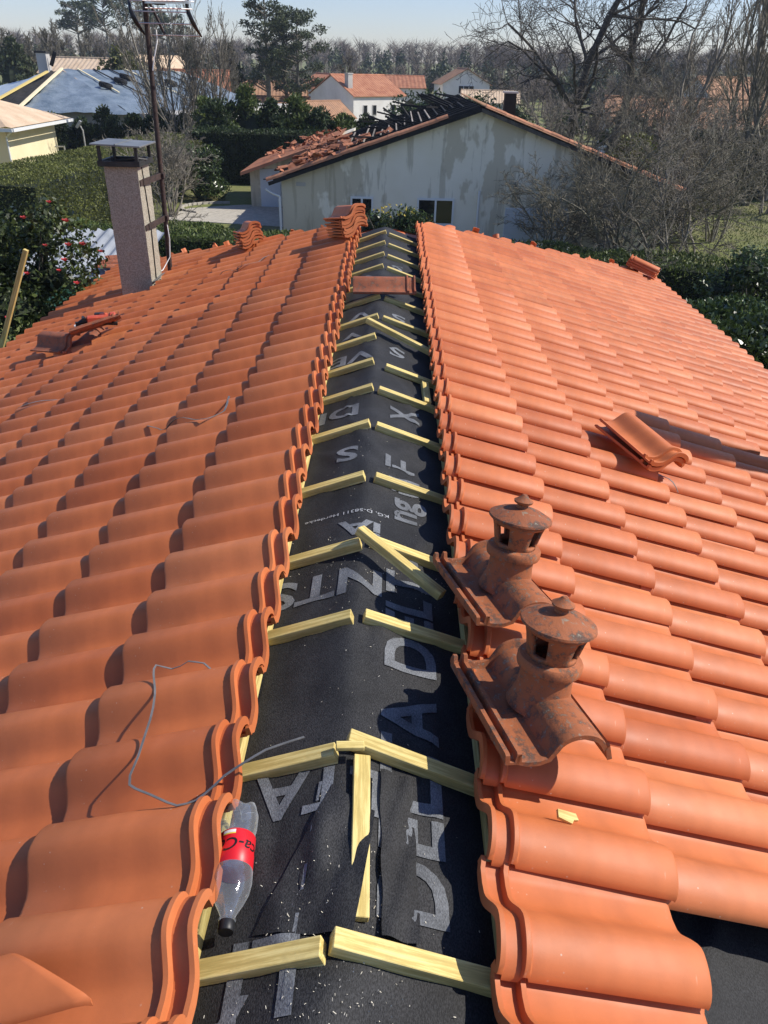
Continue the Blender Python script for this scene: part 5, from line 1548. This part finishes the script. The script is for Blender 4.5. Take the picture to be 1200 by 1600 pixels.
for k, (x, y, h, st) in enumerate(((13.2, 33.5, 4.2, 6), (12.3, 37, 4.8, 7), (15.2, 41, 4.8, 6), (18.5, 41, 3.6, 5), (13.6, 46, 5.6, 7), (9.5, 47, 5.4, 7), (20.5, 50, 6, 6), (17.5, 58, 6.5, 6), (23.5, 47, 6, 6))):
    bare_tree('bare_shrub', 'grey leafless shrub in the scrub right of the burnt house, %s' % ('nearest the lawn', 'behind the roof edge', 'behind the first lawn shrub', 'alone by the lawn', 'behind the chimney', 'beside the spreading oak', 'far right of the scrub', 'deepest in the scrub', 'by the right edge')[k], (x, y, gz(x, y)), h, .06, 90 + k, st, 0, 3, .55, .02, ('bark', 'bark_pale')[k % 2], 'shrub', 'leafless scrub at the right', .25, (2, 2, 1), .5, .13, .010, fan=.55)
for k, (x, y, h, st) in enumerate(((-14.0, 56, 8.4, 7), (-12.6, 58, 7.4, 5), (-16.4, 60, 7.6, 4))):
    bare_tree('bare_garden_tree', 'bare upright tree before the tarpaulin, %s' % ('the densest', 'its right neighbour', 'its left neighbour behind')[k], (x, y, gz(x, y)), h, .09, 110 + k, st, 0, 3, .40, .10, 'bark_pale', 'tree', 'bare trees before the tarpaulin', .2, (2, 2, 1), .42, .08, .011, fan=.30)
bare_tree('ornamental_shrub', 'arching leafless shrub against the clipped hedge', (-9.9, 36.0, GZ), 3.5, .05, 121, 9, 0, 3, .55, .0, 'bark_pale', 'shrub', None, .25, (2, 2, 1), .5, .12, .008, fan=.45)
bare_tree('hedge_sapling', 'pale twiggy sapling poking from the clipped hedge behind the chimney', (-8.8, 30.5, GZ), 2.3, .03, 122, 5, 0, 2, .6, .0, 'bark_pale', 'shrub', None, .3, (2, 2), .5, .14, .008, fan=.5)
for k, (x, y, h) in enumerate(((-51, 132, 10.8), (-45, 140, 9.5), (-57, 138, 9.8), (-36, 150, 9), (-6, 128, 7), (-21.5, 112, 7.2))):
    bare_tree('grey_bare_tree', 'grey rounded bare tree beyond the houses, %s' % ('tallest at the left skyline', 'right of the tallest', 'left of the tallest', 'behind the yellow-green bush', 'beside the broad pine', 'before the spruce')[k], (x, y, gz(x, y)), h, .22, 130 + k, 3, 0, 3, .5, .08, 'bark', 'tree', 'bare trees beyond the houses', .2, (3, 3, 2), .45, .1, .03, fan=.3)
bush('evergreen_mound', 'broad-leaved evergreen behind the burnt ridge', (1.2, 52, GZ), 3.4, 2.4, 4.7, 6500, .2, 'laurel', seed=11, core=True)
bush('second_mound', 'evergreen bush right of the burnt chimney', (6.0, 50, GZ), 3.2, 2.2, 4.9, 6500, .2, 'laurel', seed=12)
bush('scrub_evergreen', 'tall mixed evergreen bush behind the thicket', (11.5, 38, GZ), 2.8, 2.2, 3.9, 7000, .16, 'hedge', seed=13)
bush('scrub_evergreen', 'dark evergreen bush between thicket and slender trees', (15.4, 43, GZ), 2.8, 2.2, 3.4, 6000, .18, 'cypress', seed=14)
bush('scrub_evergreen', 'dark evergreen bush behind the lawn at the right edge', (21.5, 47, GZ), 3.4, 2.2, 3.0, 6000, .18, 'cypress', seed=15)
bush('brown_bush', 'russet leafed bush by the white house', (2.4, 96, -7.3), 3, 2.4, 3.6, 2600, .3, 'brownleaf', seed=16)

# small garden things
lp = empty('garden_lamp', (-20.2, 55, GZ)); tag(lp, 'grey lamp post between the dark conifers at the left', 'lamp post')
mb = MB(); mb.tube([(0, 0, 0), (0, 0, 1.9), (-.12, 0, 2.15)], .05, 8); mb.build('post', M['concrete'], lp)
mb = MB(); mb.box((-.2, 0, 2.25), (.5, .3, .14), Euler((0, R(-50), 0)).to_matrix()); mb.build('lamp_head', M['concrete'], lp)
rl = empty('garden_railing', (-23.6, 53.5, GZ)); tag(rl, 'pale metal railing beside the cream house', 'railing')
for x in (0, 1.3, 2.6):
    mb = MB(); mb.tube([(x, 0, 0), (x, 0, 1.1)], .05, 8); mb.build('post', M['concrete'], rl)
mb = MB(); mb.tube([(0, 0, 1.05), (2.6, 0, 1.05)], .04, 8); mb.build('rail', M['concrete'], rl)
for k, (x, y, a) in enumerate(((5.0, 27.0, .4), (6.1, 26.6, 1.2))):
    g = empty('garden_chair', (x, y, GZ), a); tag(g, 'white plastic garden chair in the thicket, %s' % ('near the roller shutter', 'under the widest shrub')[k], 'chair', 'white garden chairs')
    mb = MB(); mb.box((0, 0, .43), (.48, .46, .04)); mb.build('seat', M['white_plastic'], g, bevel=.01)
    mb = MB(); mb.box((0, .24, .72), (.46, .04, .56)); mb.build('backrest', M['white_plastic'], g, bevel=.01)
    for sx in (-1, 1):
        for sy in (-1, 1):
            mb = MB(); mb.beam((sx * .2, sy * .18, .42), (sx * .23, sy * .22, 0), .05, .05); mb.build('leg', M['white_plastic'], g)
wb = empty('white_trough', (7.0, 15.5, GZ)); tag(wb, 'pale sheet-topped box among the shrubs right of the eave', 'box')
mb = MB(); mb.box((0, 0, .9), (1.0, .6, 1.5)); mb.build('box', M['concrete'], wb)
mb = MB(); mb.box((0, 0, 1.72), (1.25, .75, .05)); mb.build('lid', M['white_plastic'], wb)
mb = MB()
for k in range(16):
    a = R(100 + k * 9); mb.box((-7.8 + 2.2 * math.cos(a), 38.4 + 1.6 * math.sin(a), GZ + .05), (.32, .14, .1), Matrix.Rotation(a + HP, 3, 'Z'))
o = mb.build('edging_stones', M['stone_kerb']); tag(o, 'curved row of pale edging stones on the gravel drive', 'edging')

# ------------------------------------------------------------------ woods and scrub in the distance (masses nobody could count)
def wood(name, label, spots, hmin, hmax, nt, tr, mat):
    V = []; k0 = 0; S = []
    for (x, y) in spots:
        h = rng.uniform(hmin, hmax); z = gz(x, y); r = h * rng.uniform(.22, .34)
        S.append((x, y, z, x, y, z + h * .7, .02 * h, .006 * h))
        n = nt
        u = rng.uniform(.28, .8, n); a = rng.uniform(0, 6.28, n)
        p0 = np.stack([np.full(n, x), np.full(n, y), z + h * u], 1)
        rr = r * rng.uniform(.3, 1.0, n)
        p1 = p0 + np.stack([np.cos(a) * rr, np.sin(a) * rr, h * rng.uniform(.06, .34, n) * (1.05 - u * .5)], 1)
        rad = tr * rng.uniform(.6, 1.4, n)
        S.extend(np.concatenate([p0, p1, (rad * 1.4)[:, None], (rad * .4)[:, None]], 1).tolist())
    o = link(name, segs_mesh(name, S, 3), M[mat]); tag(o, label, 'woodland', kind='stuff')
spots = [(rng.uniform(-260, 260), rng.uniform(270, 380)) for _ in range(820)]
wood('far_woodland', 'grey leafless wood along the skyline', spots, 9.0, 13.2, 90, .05, 'twig_far')
spots = [(rng.uniform(-75, 90), rng.uniform(145, 235)) for _ in range(330)]
wood('middle_woodland', 'brown leafless scrub beyond the far houses', [s for s in spots if not (-30 < s[0] < 20 and s[1] < 185)], 3.8, 7, 80, .035, 'twig_far')
spots = [(rng.uniform(19, 62), rng.uniform(58, 130)) for _ in range(170)]
wood('right_scrub', 'grey brown scrub behind the slender trees', spots, 3.0, 5.2, 80, .02, 'twig_far')
C = []; RR = []
for k in range(240):
    x = rng.uniform(-240, 240); y = rng.uniform(255, 330); h = rng.uniform(5, 9.5)
    C.append((x, y, gz(x, y) + h * .55)); RR.append((h * .22, h * .22, h * .5))
for k in range(90):
    x = rng.uniform(-70, 80); y = rng.uniform(150, 230)
    if -26 < x < 22 and y < 190: continue
    h = rng.uniform(3, 7); C.append((x, y, gz(x, y) + h * .5)); RR.append((h * .4, h * .4, h * .5))
for k in range(60):
    x = rng.uniform(18, 60); y = rng.uniform(55, 120); h = rng.uniform(2, 4); C.append((x, y, gz(x, y) + h * .4)); RR.append((h * .7, h * .6, h * .5))
P, N = clump_points(C, RR, 60000, .3)
o = link('distant_evergreens', leaves_mesh('distant_evergreens', P, .9, 1.6, N, .9), M['pine']); tag(o, 'dark evergreens scattered through the distant woods', 'woodland', kind='stuff')
# short grass tufts on the lawn at the right
n = 26000
gx_ = rng.uniform(10, 24, n); gy_ = rng.uniform(20, 46, n)
P = np.stack([gx_, gy_, np.full(n, GZ + .03)], 1)
o = link('lawn_grass', leaves_mesh('lawn_grass', P, .14, 5.0, np.tile([0, 0, 1.], (n, 1)), .5), M['juniper']); tag(o, 'rough green grass of the lawn at the right', 'grass', kind='stuff')

# ------------------------------------------------------------------ air
def haze_box():
    mb = MB(); mb.box((0, 215, 9), (1000, 530, 34))
    m = bpy.data.materials.new('thin_haze'); m.use_nodes = True; n = m.node_tree
    n.nodes.remove(n.nodes['Principled BSDF'])
    v = n.nodes.new('ShaderNodeVolumePrincipled'); v.inputs['Color'].default_value = (.72, .82, 1.0, 1); v.inputs['Density'].default_value = HAZE; v.inputs['Anisotropy'].default_value = 0.0
    n.links.new(v.outputs[0], n.nodes['Material Output'].inputs['Volume'])
    o = mb.build('haze', m); tag(o, 'thin blue haze of the distance', 'haze', kind='stuff')
HAZE = 0.0003
haze_box()
